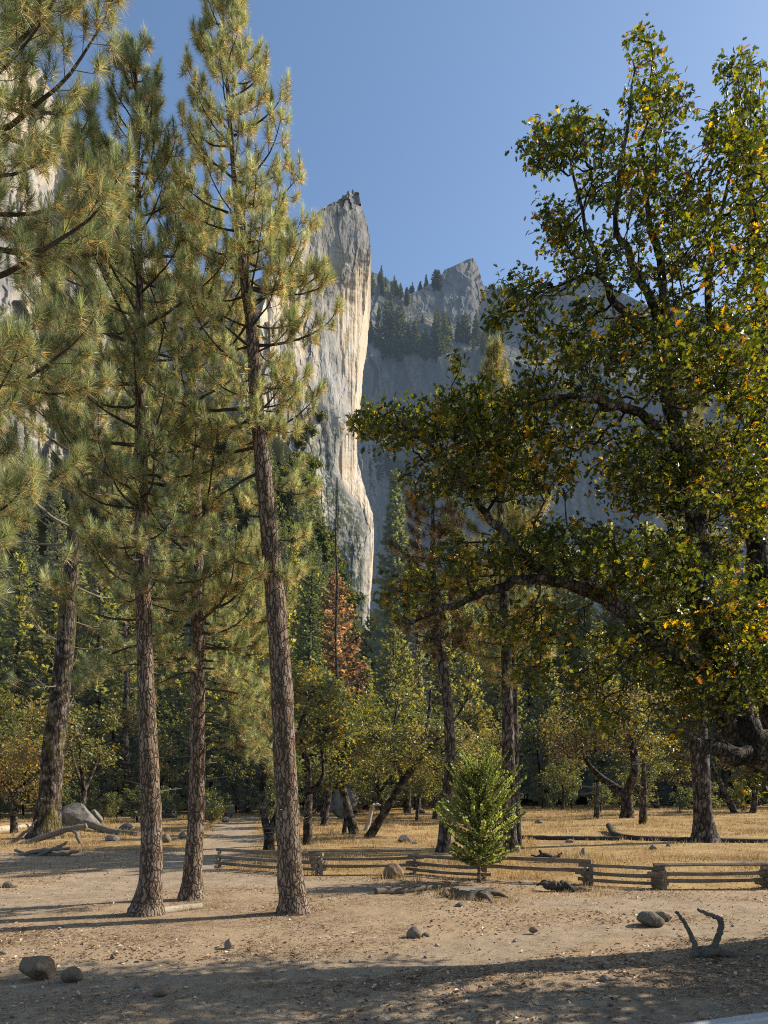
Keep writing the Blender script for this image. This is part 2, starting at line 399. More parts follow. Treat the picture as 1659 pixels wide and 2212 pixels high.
def make_spire():
    L = [(412, 760), (416, 752), (428, 738), (447, 700), (478, 664), (528, 649), (560, 622), (600, 588), (700, 556), (800, 525), (950, 515), (1330, 560)]
    Rr = [(412, 770), (416, 776), (430, 777), (453, 783), (482, 794), (514, 801), (560, 800), (593, 796), (646, 791), (700, 783), (800, 775), (879, 767), (915, 766), (987, 771), (1040, 782), (1080, 796), (1115, 808), (1150, 806), (1290, 797), (1400, 800)]
    A = [(412, 765), (480, 788), (540, 797), (578, 768), (657, 722), (736, 735), (800, 742), (879, 758), (915, 755), (960, 735), (1015, 728), (1050, 746), (1080, 767), (1120, 796), (1400, 795)]
    Bq = [(412, 700), (478, 670), (578, 667), (772, 689), (861, 685), (1000, 700), (1400, 730)]
    nv, nu = 460, 250
    py = np.linspace(1390, 412, nv)
    u = np.linspace(0, 1, nu)
    xl, xr = interp(L, py), np.where(py > 500, interp(smooth_tab(Rr), py), interp(Rr, py))
    jag = 2.2*fbm(np.stack([py*.05, 0*py, 0*py], 1), 4, 3); jagr = 2.6*fbm(np.stack([py*.09, 0*py+9, 0*py], 1), 4, 4)
    px = (xl+jag)[:, None]*(1-u)+(xr+jagr)[:, None]*u
    PY = np.repeat(py[:, None], nu, 1)
    PY = PY+(4*fbm(np.stack([px.ravel()*.09, 0*px.ravel(), 0*px.ravel()+3], 1), 3, 9)*sm(470, 412, PY.ravel())).reshape(PY.shape)
    a, b2 = interp(smooth_tab(A), PY.ravel()).reshape(PY.shape), interp(Bq, PY.ravel()).reshape(PY.shape)
    s = 350/F
    a = a+7*fbm(np.stack([PY.ravel()*.03, 0*PY.ravel(), px.ravel()*.02], 1), 4, 19).reshape(PY.shape)
    right = 13*np.log1p(np.exp(np.clip((px-a)/13, -30, 30))); mid = np.clip(a-np.maximum(px, b2), 0, None); left = np.clip(b2-px, 0, None)
    zz = (HY-PY)*s
    Y = 350+s*(right*1.4-mid*.60-left*1.25)+zz*.11
    x, z = px.ravel()*s, zz.ravel()
    wl = sm(-10, 30, (b2-px)).ravel(); wr = sm(-7, 9, px-a).ravel(); wm = 1-np.maximum(wl, wr)
    D = flakes(x, z, 7, 26, 31)*(3.8*wl+.55*wm+.2*wr)+flakes(x, z, 2.6, 7, 47)*(1.3*wl+.22*wm+.1*wr)
    q = np.stack([x, 0*x, z], 1)
    D += 2.2*fbm(q*np.array([.05, 1, .02]), 4, 61)+1.2*fbm(q*np.array([.25, 1, .09]), 4, 66)*(wl+.7*wm+.25*wr)
    D += wr*.9*fbm(q*np.array([.8, 1, .03]), 3, 71)
    top = sm(480, 425, PY.ravel()); D += top*3.0*flakes(x, z, 3.5, 4, 77)
    Y = Y+D.reshape(Y.shape)
    veg = sm(860, 1000, PY.ravel())*sm(10, -25, px.ravel()-a.ravel()-.0)*.9*(1-wr)
    V = np.stack([(px-CX)*Y/F, Y, CAMZ-(PY-HY)*Y/F], -1)
    col = np.stack([wr*sm(520, 600, PY.ravel()), veg, wl*.9+.25*wm], 1).reshape(nv, nu, 3)  # red and blue masks paint the sunlit face and left flakes cream
    # the flanks turn back into the mountain
    ext = [V[:, -1:]+np.array([-.02*k, k, 0.]) for k in (3., 12., 45.)]
    exl = [V[:, :1]+np.array([.02*k, k, 0.]) for k in (45., 12., 3.)]
    V = np.concatenate(exl+[V]+ext, 1); col = np.concatenate([col[:, :1]]*3+[col]+[col[:, -1:]]*3, 1)
    m = MB(); m.add(V.reshape(-1, 3), grid_faces(nv, nu+6), col.reshape(-1, 3))
    o = m.build('rock_spire', M['spire'], smooth=False)
    tag(o, 'tall pale granite spire with a sunlit cream face above the forest', None, None, 'structure')
    return o

def sheet(name, label, mat, sky, bot, depth, x0, x1, nu, nv, jag, disp, colfn, back=60):
    px = np.linspace(x0, x1, nu); top = interp(sky, px)+jag*fbm(np.stack([px*.035, 0*px, 0*px], 1), 5, 13)
    v = np.linspace(0, 1, nv)[:, None]
    PYg = bot*(1-v)+top[None]*v; PXg = np.repeat(px[None], nv, 0)
    Y = depth(PXg, PYg)
    s = np.median(Y)/F
    D = disp(PXg.ravel()*s, (HY-PYg.ravel())*s, PXg.ravel(), PYg.ravel()).reshape(Y.shape)
    Y = Y+D
    V = np.stack([(PXg-CX)*Y/F, Y, CAMZ-(PYg-HY)*Y/F], -1); col = colfn(PXg.ravel(), PYg.ravel()).reshape(nv, nu, 3)
    V = np.concatenate([V, V[-1:]+np.array([0, back*.3, -back*.05]), V[-1:]+np.array([0, back, -back*.5])], 0); col = np.concatenate([col, col[-1:], col[-1:]], 0)
    m = MB(); m.add(V.reshape(-1, 3), grid_faces(nv+2, nu), col.reshape(-1, 3))
    o = m.build(name, mat); tag(o, label, None, None, 'structure')

make_spire()

def wall_disp(x, z, px, py):
    q = np.stack([x, 0*x, z], 1)
    return flakes(x, z, 9, 20, 131)*4.0+flakes(x, z, 3, 8, 137)*1.5+5*fbm(q*np.array([.03, 1, .015]), 4, 141)+1.0*fbm(q*.3, 3, 143)
WALL_SKY = [(-700, -120), (-250, -20), (0, 122), (60, 135), (92, 152), (120, 230), (150, 300), (188, 372), (200, 420), (240, 480), (300, 545), (350, 575), (420, 600), (520, 606), (600, 600), (640, 640)]
sheet('granite_wall', 'grey granite wall rising behind the pines beside the spire', M['wall'], WALL_SKY, 1420,
      lambda a, b: 318+(a-300)*.15-(b-900)*.03+np.clip(a-120, -600, 0)*.10, -700, 640, 330, 300, 5, wall_disp,
      lambda a, b: np.stack([0*a, sm(800, 1000, b)*.8, .85+0*a], 1))

RIDGE_SKY = [(600, 590), (790, 589), (805, 586), (829, 601), (850, 612), (868, 629), (890, 650), (915, 668), (940, 690), (975, 705), (1000, 722), (1060, 742), (1140, 758), (1250, 772), (1400, 800), (1700, 830), (2600, 800)]
BRINK = [(600, 830), (780, 800), (800, 772), (850, 765), (920, 776), (960, 770), (1040, 752), (1140, 790), (1700, 870), (2600, 860)]
def ridge_depth(a, b):
    br = interp(BRINK, a.ravel()).reshape(a.shape); sk = interp(RIDGE_SKY, a.ravel()).reshape(a.shape)
    t = np.clip((br-b)/np.maximum(br-sk, 5), 0, 1.3)
    return 650+75*t-np.clip(b-br, 0, None)*.05+np.clip(a-835, -90, 0)*.62*sm(560, 700, b)
def ridge_disp(x, z, px, py):
    q = np.stack([x, 0*x, z], 1); br = interp(BRINK, px); up = sm(6, -8, py-br)
    return (flakes(x, z, 16, 40, 231)*7+flakes(x, z, 5, 14, 237)*3.5)*(1-.45*up)+(1-up)*24*(np.abs(fbm(q*np.array([.022, 1, .005]), 4, 245))-.2)+13*fbm(q*np.array([.018, 1, .008]), 4, 241)+up*7*fbm(q*.06, 4, 251)
def ridge_col(a, b):
    br = interp(BRINK, a); up = sm(8, -6, b-br)
    return np.stack([0*a, up*1.0*sm(790, 840, a)+(1-up)*(.45+.3*sm(900, 1100, b)), .6+0*a], 1)
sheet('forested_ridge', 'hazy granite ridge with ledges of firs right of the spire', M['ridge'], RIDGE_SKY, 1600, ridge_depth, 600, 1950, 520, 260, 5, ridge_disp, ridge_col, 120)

PEAK_SKY = [(700, 660), (865, 644), (880, 636), (905, 628), (925, 615), (945, 606), (955, 592), (960, 583), (975, 577), (990, 570), (1008, 561), (1021, 557), (1028, 566), (1034, 580), (1039, 598), (1043, 615), (1060, 625), (1100, 620), (1160, 640), (1230, 600), (1290, 588), (1330, 625), (1400, 660), (1700, 690), (2600, 700)]
def peak_disp(x, z, px, py):
    q = np.stack([x, 0*x, z], 1)
    return (flakes(x, z, 26, 30, 331)*9+flakes(x, z, 8, 12, 337)*5)+16*fbm(q*.012, 4, 341)
sheet('distant_peak', 'bluish pointed granite peak on the skyline farthest away', M['peak'], PEAK_SKY, 1000,
      lambda a, b: 1100+(620-b)*.35+np.clip(a-1018, 0, 30)*1.1-np.clip(1018-a, 0, 200)*.25, 700, 1900, 600, 170, 1.2, peak_disp,
      lambda a, b: np.stack([0*a, .5*sm(600, 700, b), .5+0*a], 1), 150)

# ------------------------------------------------------------------ foliage builders
GREENS = np.array([(.24, .275, .145), (.30, .325, .185), (.18, .225, .11), (.36, .37, .225)])  # greens raised far above real needles to carry sun sheen
TANS = np.array([(.50, .36, .20), (.60, .44, .27), (.42, .27, .13)])

def add_needles(mb, Pt, D, size, N, tan, rng, width=.0062, green=GREENS, tans=TANS, upright=.8):
    T = len(Pt); D = unit(unit(D)*.75+np.array([0, 0, upright])); N = int(N*1.45)
    u = rng.random((T, N)); ph = rng.random((T, N))*2*PI
    th = np.radians(6+100*u**1.1+rng.normal(0, 7, (T, N)))
    a = np.where(np.abs(D[:, 2:3]) < .9, np.array([[0, 0, 1.]]), np.array([[1., 0, 0]]))
    e1 = unit(np.cross(D, a)); e2 = np.cross(D, e1)
    sz = np.asarray(size)[:, None]
    d = D[:, None]*np.cos(th)[..., None]+(e1[:, None]*np.cos(ph)[..., None]+e2[:, None]*np.sin(ph)[..., None])*np.sin(th)[..., None]
    d[..., 2] -= .35*u**3; d = unit(d)
    st = Pt[:, None]-D[:, None]*(u*.17*sz)[..., None]
    ln = .165*sz*rng.uniform(.75, 1.12, (T, N))
    side = unit(np.cross(d, rng.normal(0, 1, (T, N, 3))))*(width/2)
    tip = st+d*ln[..., None]
    V = np.stack([st-side, st+side, tip], 2).reshape(-1, 3)
    gi = rng.integers(0, len(green), T); ti = rng.integers(0, len(tans), (T, N))
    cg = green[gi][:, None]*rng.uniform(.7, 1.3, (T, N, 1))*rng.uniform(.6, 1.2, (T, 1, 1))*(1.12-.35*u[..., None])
    old = (u > (.58+.12*rng.random((T, 1)))) & (rng.random((T, N)) < np.asarray(tan)[:, None])
    c = np.where(old[..., None], tans[ti]*rng.uniform(.7, 1.1, (T, N, 1)), cg)
    c = np.repeat(c.reshape(-1, 3), 3, 0)
    mb.add(V, np.arange(len(V)).reshape(-1, 3), c)

LEAF = np.array([(0, 0), (.14, .035), (.20, .20), (.31, .085), (.40, .33), (.52, .11), (.66, .34), (.76, .12), (.86, .17), (1, 0)])
def leaf_template(kind):
    if kind == 'lobed':
        up = LEAF; lo = LEAF[1:-1][::-1]*np.array([1, -1])
        o = np.vstack([up, lo]); ctr = np.array([[.48, 0]])
        p = np.vstack([ctr, o]); k = len(o); tri = np.array([(0, 1+(i+1) % k, 1+i) for i in range(k)])
    else:
        p = np.array([(0, 0), (.28, .27), (.7, .24), (1, 0), (.7, -.24), (.28, -.27)]); tri = np.array([(0, 3, 1), (1, 3, 2), (0, 5, 3), (5, 4, 3)])
    z = -.5*p[:, 0]**2*.35+.35*np.abs(p[:, 1])
    return np.column_stack([p, z]), tri

def add_leaves(mb, Pt, size, cols, rng, kind='lobed', flat=.5):
    T = len(Pt); tp, tri = leaf_template(kind)
    nrm = rng.normal(0, 1, (T, 3)); nrm[:, 2] = np.abs(nrm[:, 2])+flat; nrm = unit(nrm)
    ax = rng.normal(0, 1, (T, 3)); ax[:, 2] -= .35; ax = unit(ax-nrm*(ax*nrm).sum(1, keepdims=True)); ay = np.cross(nrm, ax)
    s = np.asarray(size)[:, None, None]
    V = Pt[:, None]+s*(ax[:, None]*tp[None, :, :1]+ay[:, None]*tp[None, :, 1:2]+nrm[:, None]*tp[None, :, 2:])
    k = len(tp); f = (np.arange(T)[:, None, None]*k+tri[None]).reshape(-1, 3)
    mb.add(V.reshape(-1, 3), f, np.repeat(cols, k, 0))

def grow(limbs, att, rng, bf=.25, seg=.28, wob=.16):
    """limbs: list of (points, radii, parent limb, parent index); att: attraction points. Returns nodes, parents, limb ids, seed radii, tips"""
    pos = []; par = []; lid = []; rad = []; pl = []; start = {}
    for li, (pts, rr, pa) in enumerate(limbs):
        for k, (p, r) in enumerate(zip(pts, rr)):
            if k == 0:
                if pa is None: q = -1
                else:
                    cand = [i for i in range(len(pos)) if lid[i] == pa]
                    q = min(cand, key=lambda i: np.sum((pos[i]-p)**2))
            else: q = len(pos)-1
            pos.append(np.asarray(p, float)); par.append(q); lid.append(li); rad.append(r)
            pl.append(0 if q < 0 else pl[q]+.5*np.linalg.norm(pos[q]-pos[-1]))
    n0 = len(pos); A = np.asarray(att); n = len(A)
    NP = np.array(pos); NL = np.array(pl)
    best = np.full(n, 1e9); bn = np.zeros(n, int)
    for i in range(n0):
        c = np.sqrt(((A-NP[i])**2).sum(1))+bf*NL[i]
        m = c < best; best[m] = c[m]; bn[m] = i
    alive = np.ones(n, bool); tips = []
    for _ in range(n):
        a = int(np.argmin(np.where(alive, best, 1e9))); alive[a] = False; b = int(bn[a])
        p0, p1 = pos[b], A[a]; d = np.linalg.norm(p1-p0); k = max(1, int(math.ceil(d/seg)))
        new = []
        prev = b
        bend = rng.normal(0, wob*min(d, .8), 3); bend[2] -= .04*d
        for j in range(1, k+1):
            t = j/k; q = p0+(p1-p0)*t+bend*math.sin(PI*t)
            pos.append(q); par.append(prev); lid.append(lid[b]); rad.append(0.); pl.append(pl[prev]+d/k); prev = len(pos)-1; new.append(prev)
        tips.append(prev)
        for i in new:
            c = np.sqrt(((A-pos[i])**2).sum(1))+bf*pl[i]
            m = alive & (c < best); best[m] = c[m]; bn[m] = i
    return np.array(pos), np.array(par), np.array(lid), np.array(rad), tips

def wood_meshes(pos, par, lid, rad, tips, rtip=.004, ex=.46, nl=1, sides0=9):
    n = len(pos); cnt = np.zeros(n)
    for t in tips: cnt[t] += 1
    for i in range(n-1, -1, -1):                      # children always come after their parents
        if par[i] >= 0: cnt[par[i]] += cnt[i]
    r = rtip*np.maximum(cnt, 1)**ex
    r = np.where(rad > 0, rad, r)
    for i in range(n):
        if par[i] >= 0: r[i] = min(r[i], r[par[i]]*.97)
    kids = [[] for _ in range(n)]
    for i in range(n):
        if par[i] >= 0: kids[par[i]].append(i)
    out = [MB() for _ in range(nl)]
    stack = [i for i in range(n) if par[i] < 0]
    seen = [(i, None) for i in stack]
    while seen:
        i, pr = seen.pop()
        chain = ([pr] if pr is not None else [])+[i]
        while kids[chain[-1]]:
            ks = kids[chain[-1]]
            own = [k for k in ks if rad[k] > 0 and lid[k] == lid[chain[-1]]]
            nx = own[0] if own else max(ks, key=lambda k: cnt[k])
            if rad[nx] > 0 and lid[nx] != lid[chain[-1]]:
                others = [k for k in ks if not (rad[k] > 0 and lid[k] != lid[chain[-1]])]
                for k in ks:
                    if k not in others: seen.append((k, chain[-1]))
                if not others: break
                nx = max(others, key=lambda k: cnt[k]); ks = others
            for k in ks:
                if k != nx: seen.append((k, chain[-1]))
            chain.append(nx)
        if len(chain) < 2: continue
        rr = r[chain].copy()
        if pr is not None: rr[0] = rr[1]
        big = rr.max()
        sd = sides0+3 if big > .09 else (7 if big > .03 else (5 if big > .012 else 3))
        out[lid[i]].tube(pos[chain], rr, sd, None, True, .14 if big > .05 else 0, 5)
    return out

# ------------------------------------------------------------------ pines
def pine(name, label, trunk_px, Y, top_py, base_py, prof, tufts=70, seed=1, bark='bark', spacing=.42, per=3, tuft_size=1., wid=.0068,
         green=GREENS, tan=.55, azim=None, stubs=20, group=None, dead_below=None, up=1., twig_gap=.15, extra=(), wood='twig', bend=None, cat='pine tree', tans=TANS):
    rng = np.random.default_rng(seed)
    tp = np.array([P(a, b, Y) for a, b, w in trunk_px]); tw = np.array([w for a, b, w in trunk_px])*Y/F/2
    n = 260
    tr = smooth_line(tp, n); rr = smooth_line(np.column_stack([tw, tw, tw]), n)[:, 0]
    base = onground(trunk_px[0][0], trunk_px[0][1]); base = np.array([tr[0][0], tr[0][1], float(gz(tr[0][0], tr[0][1])[0])])
    tr[0, 2] = base[2]-.12
    wv = np.linspace(0, 1, n); tr[:, 0] += .02*np.sin(wv*9+seed)*sm(0, .1, wv); tr[:, 1] += .03*np.sin(wv*7+seed*2)
    flare = 1+.25*np.exp(-(tr[:, 2]-base[2])/.22)
    root = thing(name, label, cat, base, group)
    mb = MB(); mb.tube(tr, rr*flare, 26, None, True, .13, seed)
    mb.build('trunk', M[bark], root, base, True)
    def at(z):
        k = np.interp(z, tr[:, 2], np.arange(n)); i = int(k); return tr[min(i, n-1)], rr[min(i, n-1)]
    ztop = CAMZ-(top_py-HY)*Y/F; zbase = CAMZ-(base_py-HY)*Y/F
    TP, TD, TS, TT = [], [], [], []
    branches = []
    z = zbase; az = rng.random()*6.28
    while z < ztop-.12:
        for k in range(per):
            az += 2.4+rng.normal(0, .35)
            zz = z+rng.uniform(-.15, .15)
            py = HY-(zz-CAMZ)*F/Y
            L = interp(prof, py)*rng.uniform(.6, 1.12)*(1 if azim is None else azim(az, py))
            if L > .08: branches.append((zz, az, L, (zz-zbase)/(ztop-zbase), None))
        z += spacing*rng.uniform(.75, 1.25)*(1-.35*max(0, (z-zbase)/(ztop-zbase)))
    for e in extra:
        branches.append((CAMZ-(e[0]-HY)*Y/F, e[1], e[2], .1, e[3] if len(e) > 3 else None))
    if len(branches) > 98: 
        keep = sorted(rng.permutation(len(branches)-len(extra))[:98-len(extra)]); branches = [branches[i] for i in keep]+branches[len(branches)-len(extra):]
    for (zz, a, L, t, mode) in branches:
        p0, r0 = at(zz)
        e0 = math.radians((-12+55*max(0, t)**1.3)*up+rng.normal(0, 7)); m = 14
        if mode == 'droop': e0 = math.radians(-6)
        el = e0+np.linspace(0, 1, m)**1.6*math.radians((74 if mode != 'droop' else -42)*(1-.5*max(0, t)))+rng.normal(0, .05, m)
        aa = a+np.cumsum(rng.normal(0, .07, m))
        st = L/(m-1)*np.stack([np.cos(el)*np.cos(aa), np.cos(el)*np.sin(aa), np.sin(el)], 1)
        pts = p0+np.vstack([[0, 0, 0], np.cumsum(st, 0)])
        rb = min(max(.008, .013*L+.006), r0*.55+.004)
        b = MB(); b.tube(pts, np.linspace(rb, .0045, len(pts)), 6, None, True, .1, seed)
        bare = dead_below is not None and (HY-(zz-CAMZ)*F/Y) > dead_below and mode is None
        arc = np.linspace(0, L, len(pts))
        s = .3*L if L > .6 else .15*L
        sidef = 1
        while s < L*1.0:
            q = np.array([np.interp(s, arc, pts[:, k]) for k in range(3)])
            i = min(int(s/L*(len(pts)-1)), len(pts)-2); tg = unit(pts[i+1]-pts[i])
            lat = unit(np.cross(tg, [0, 0, 1.]))*sidef; sidef = -sidef
            ln = min(.62, .2+.36*(L-s))*rng.uniform(.6, 1.2)
            d0 = unit(tg*rng.uniform(.5, 1.)+lat*rng.uniform(.5, 1.)+np.array([0, 0, rng.uniform(-.2, .3)]))
            d1 = unit(d0*.75+np.array([0, 0, .75 if mode != 'droop' else -.1]))
            w = np.array([q, q+d0*ln*.5, q+d0*ln*.5+d1*ln*.5])
            b.tube(w, [.0055, .0045, .0035], 4, None, False)
            if not bare or rng.random() < .04:
                TP.append(w[-1]); TD.append(d1+.25*rng.normal(0, 1, 3)); TS.append(rng.uniform(.75, 1.15)); TT.append(rng.random())
                for q2 in range(2 if ln > .3 else 1):
                    d2 = unit(d0+lat*rng.uniform(-1, .8)+tg*rng.uniform(-.6, .6)+np.array([0, 0, rng.uniform(.1, .7)])); e2 = w[q2]*.35+w[1]*.65+d2*ln*rng.uniform(.3, .55)
                    b.tube(np.array([w[1], e2]), [.0045, .0035], 3, None, False)
                    TP.append(e2); TD.append(d2); TS.append(rng.uniform(.75, 1.05)); TT.append(rng.random())
            s += twig_gap*rng.uniform(.7, 1.35)
        if not bare:
            TP.append(pts[-1]); TD.append(unit(pts[-1]-pts[-2])); TS.append(1.1); TT.append(.3)
        b.build('branch', M[wood if not bare else 'dead'], root, base, True)
    for k in range(stubs):                             # dead stubs on the bare stem
        zz = rng.uniform(base[2]+1.2, max(zbase, base[2]+2.5)); p0, r0 = at(zz); a = rng.random()*6.28; L = rng.uniform(.1, .45)+r0
        pts = p0+np.outer(np.linspace(0, L, 4), [math.cos(a), math.sin(a), rng.uniform(-.15, .35)])+np.cumsum(rng.normal(0, .012, (4, 3)), 0)
        b = MB(); b.tube(pts, [.014, .011, .009, .005], 5); b.build('branch_stub', M['dead'], root, base, True)
    TP.append(tr[-1]); TD.append(np.array([0, 0, 1.])); TS.append(1.2); TT.append(.2)
    nb = MB(); TT = np.clip(np.array(TT)*1.2, 0, 1)*tan*1.25
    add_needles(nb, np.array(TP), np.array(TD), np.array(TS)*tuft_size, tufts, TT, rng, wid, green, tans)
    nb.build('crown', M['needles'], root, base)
    return root

def m_at(px, Y): return px*Y/F
PROF3 = [(-200, .2), (0, .45), (150, .95), (300, 1.25), (450, 1.5), (600, 1.75), (780, 1.8), (900, 1.5), (1000, .2), (1400, 0)]
LEFT = lambda az, py: 1 if py < 760 else (.55+.45*(math.cos(az) < .2))
G1 = 'ponderosa pines standing on the bare ground in front'
pine('ponderosa_pine', 'tall ponderosa pine leaning left with its base by the fence, foremost of the pines', [(635, 1972, 64), (628, 1880, 54), (620, 1700, 50), (604, 1400, 45), (576, 1100, 37), (552, 870, 30), (543, 720, 25), (528, 600, 21), (512, 420, 14), (495, 200, 8), (480, -20, 3)], 13.7, -30, 930, PROF3,
     75, 3, extra=[(960, PI*.98, 2.3), (880, PI*1.06, 2.4), (1010, PI*.85, 2.0, 'droop'), (1045, .1, 1.05), (1150, .35, .8), (1210, PI*1.05, 1.25), (1110, PI*1.2, 1.3, 'droop'), (620, .12, 1.75), (520, -.25, 1.6), (1060, 2.0, 1.2), (700, .2, 1.15), (760, -.3, 1.05), (830, .1, 1.1), (880, -.25, .95), (430, 0., 1.35), (560, .3, 1.7), (655, -.4, 1.3), (905, .5, .9), (1230, -.5, .35), (1240, 3.9, .4)], azim=LEFT, stubs=26, group=G1)
PROF1 = [(-100, .1), (60, .18), (150, .5), (300, 1.0), (500, 1.7), (800, 2.3), (1000, 2.3), (1150, 2.0), (1300, 1.4), (1400, .6)]
pine('ponderosa_pine', 'ponderosa pine with a straight trunk at the trail edge, left of the two others', [(315, 1972, 66), (322, 1900, 50), (326, 1780, 44), (318, 1500, 36), (311, 1250, 32), (308, 1100, 29), (302, 800, 21), (297, 500, 14), (293, 250, 8), (292, 95, 3)], 13.7, 90, 1290, PROF1, 75, 7, stubs=26, group=G1,
     extra=[(1330, PI*1.1, 1.7), (1260, PI*1.35, 1.6), (1290, .5, 1.2), (1390, PI*.9, 1.5, 'droop'), (1430, PI*1.25, 1.3, 'droop'), (1370, 1.3, 1.3)])
PROF2 = [(300, .1), (450, .6), (600, 1.5), (800, 2.3), (1000, 2.9), (1200, 2.8), (1350, 2.3), (1500, 1.4)]
pine('ponderosa_pine', 'slimmer ponderosa pine standing between the two thicker trunks, a pale log at its foot', [(413, 1940, 48), (420, 1850, 38), (427, 1700, 34), (426, 1400, 29), (421, 1100, 24), (418, 850, 18), (412, 600, 11), (406, 400, 4)], 15.6, 400, 1440, PROF2, 75, 9, stubs=18, group=G1, spacing=.46,
     extra=[(1560, .15, 1.9, 'droop'), (1500, .5, 1.7, 'droop'), (1420, -.2, 1.9, 'droop'), (1450, PI, 1.4, 'droop'), (1380, .1, 1.9), (1400, .5, 1.8), (1440, -.4, 1.8, 'droop'), (1480, .1, 2.1, 'droop'), (1530, -.3, 1.6, 'droop'), (1340, .3, 2.3), (1360, -.5, 2.0), (1300, PI*1.1, 2.0), (1250, .2, 2.6), (1590, .2, 1.9, 'droop')])
# the pine whose trunk is just out of the picture at the left: its boughs reach in
PROF0 = [(-500, .8), (-200, 2.2), (-50, 3.2), (150, 3.7), (500, 3.6), (800, 3.2), (1000, 2.6), (1200, 1.5)]
pine('ponderosa_pine', 'nearer pine whose long boughs reach in from beyond the upper left edge', [(-190, 2060, 90), (-185, 1800, 72), (-185, 1300, 58), (-180, 800, 46), (-175, 300, 34), (-170, -100, 22), (-168, -500, 6)], 10.3, -330, 1150, PROF0, 80, 13, spacing=.33, per=4,
     azim=lambda az, py: (0. if math.cos(az) < .15 else (1-.5*max(0, -math.sin(az)))), stubs=6, group=G1, extra=[(1180, .1, 1.2, 'droop'), (1080, -.2, 1.5, 'droop'), (1000, .3, 1.6, 'droop')], twig_gap=.17, tuft_size=1.35, wid=.0065)
PROF4 = [(300, 1.2), (500, 3.0), (800, 4.6), (1000, 5.2), (1150, 4.8), (1300, 3.6), (1550, 2.6)]
pine('mossy_conifer', 'broad old conifer with yellow moss on its dark trunk and bare grey limbs', [(97, 1812, 66), (105, 1750, 50), (118, 1600, 44), (140, 1400, 37), (156, 1200, 29), (168, 1050, 24), (180, 850, 22), (190, 600, 14), (196, 350, 4)], 33.5, 350, 1520, PROF4, 46, 17, 'bark_moss', spacing=.95, per=4, tuft_size=2.7, wid=.016,
     dead_below=1060, stubs=12, twig_gap=.24, cat='conifer')

BROWNG = np.array([(.15, .155, .06), (.13, .15, .055), (.18, .17, .07)])
G2 = 'dark trunked pines behind the rail fence'
PROFM1 = [(1000, .2), (1080, 1.0), (1250, 1.7), (1400, 1.7), (1520, 1.3), (1640, .7)]
pine('withered_pine', 'half dead pine with brown drooping boughs standing just behind the cedar', [(960, 1842, 36), (962, 1780, 26), (971, 1620, 23), (958, 1450, 20), (940, 1360, 17), (936, 1200, 12), (935, 1050, 4)], 26.6, 1050, 1600, PROFM1, 34, 23, 'bark_dark', spacing=.55, per=3, tuft_size=1.6, wid=.012,
     green=np.array([(.13, .075, .035), (.10, .06, .03), (.085, .08, .03)]), tan=.9, dead_below=1440, up=.2, stubs=24, group=G2)
PROFM2 = [(700, .1), (780, .55), (900, 1.1), (1050, 1.8), (1200, 2.4), (1400, 2.3), (1480, .9), (1640, .3)]
pine('ponderosa_pine', 'hazy yellow green pine with a dark trunk rising right behind the cedar', [(1104, 1840, 34), (1102, 1780, 28), (1097, 1600, 26), (1092, 1400, 22), (1085, 1150, 19), (1075, 950, 12), (1066, 745, 3)], 26.7, 740, 1460, PROFM2, 44, 29, 'bark_dark', spacing=.55, per=3, tuft_size=1.7, wid=.012, green=BROWNG*1.1, stubs=14, group=G2)
pine('ponderosa_pine', 'thin dark pine trunk pressed against the trunk behind the cedar', [(1114, 1826, 26), (1112, 1700, 20), (1110, 1500, 17), (1106, 1300, 12), (1102, 1150, 4)], 29, 1150, 1400, [(1150, .3), (1300, 1.3), (1400, 1.1), (1500, .3)], 30, 31, 'bark_dark', spacing=.6, per=3, tuft_size=1.6, wid=.012, green=BROWNG, stubs=22, group=G2)
pine('ponderosa_pine', 'stout dark pine alone in the meadow under the oak at right', [(1521, 1817, 56), (1518, 1760, 40), (1512, 1640, 36), (1508, 1450, 32), (1500, 1200, 25), (1490, 900, 14), (1485, 700, 4)], 31.5, 700, 1430, [(700, .3), (1000, 1.8), (1300, 2.6), (1450, 2.2), (1560, .8)], 36, 37, 'bark_dark', spacing=.7, per=3, tuft_size=1.9, wid=.014, green=BROWNG, stubs=18, group=G2)

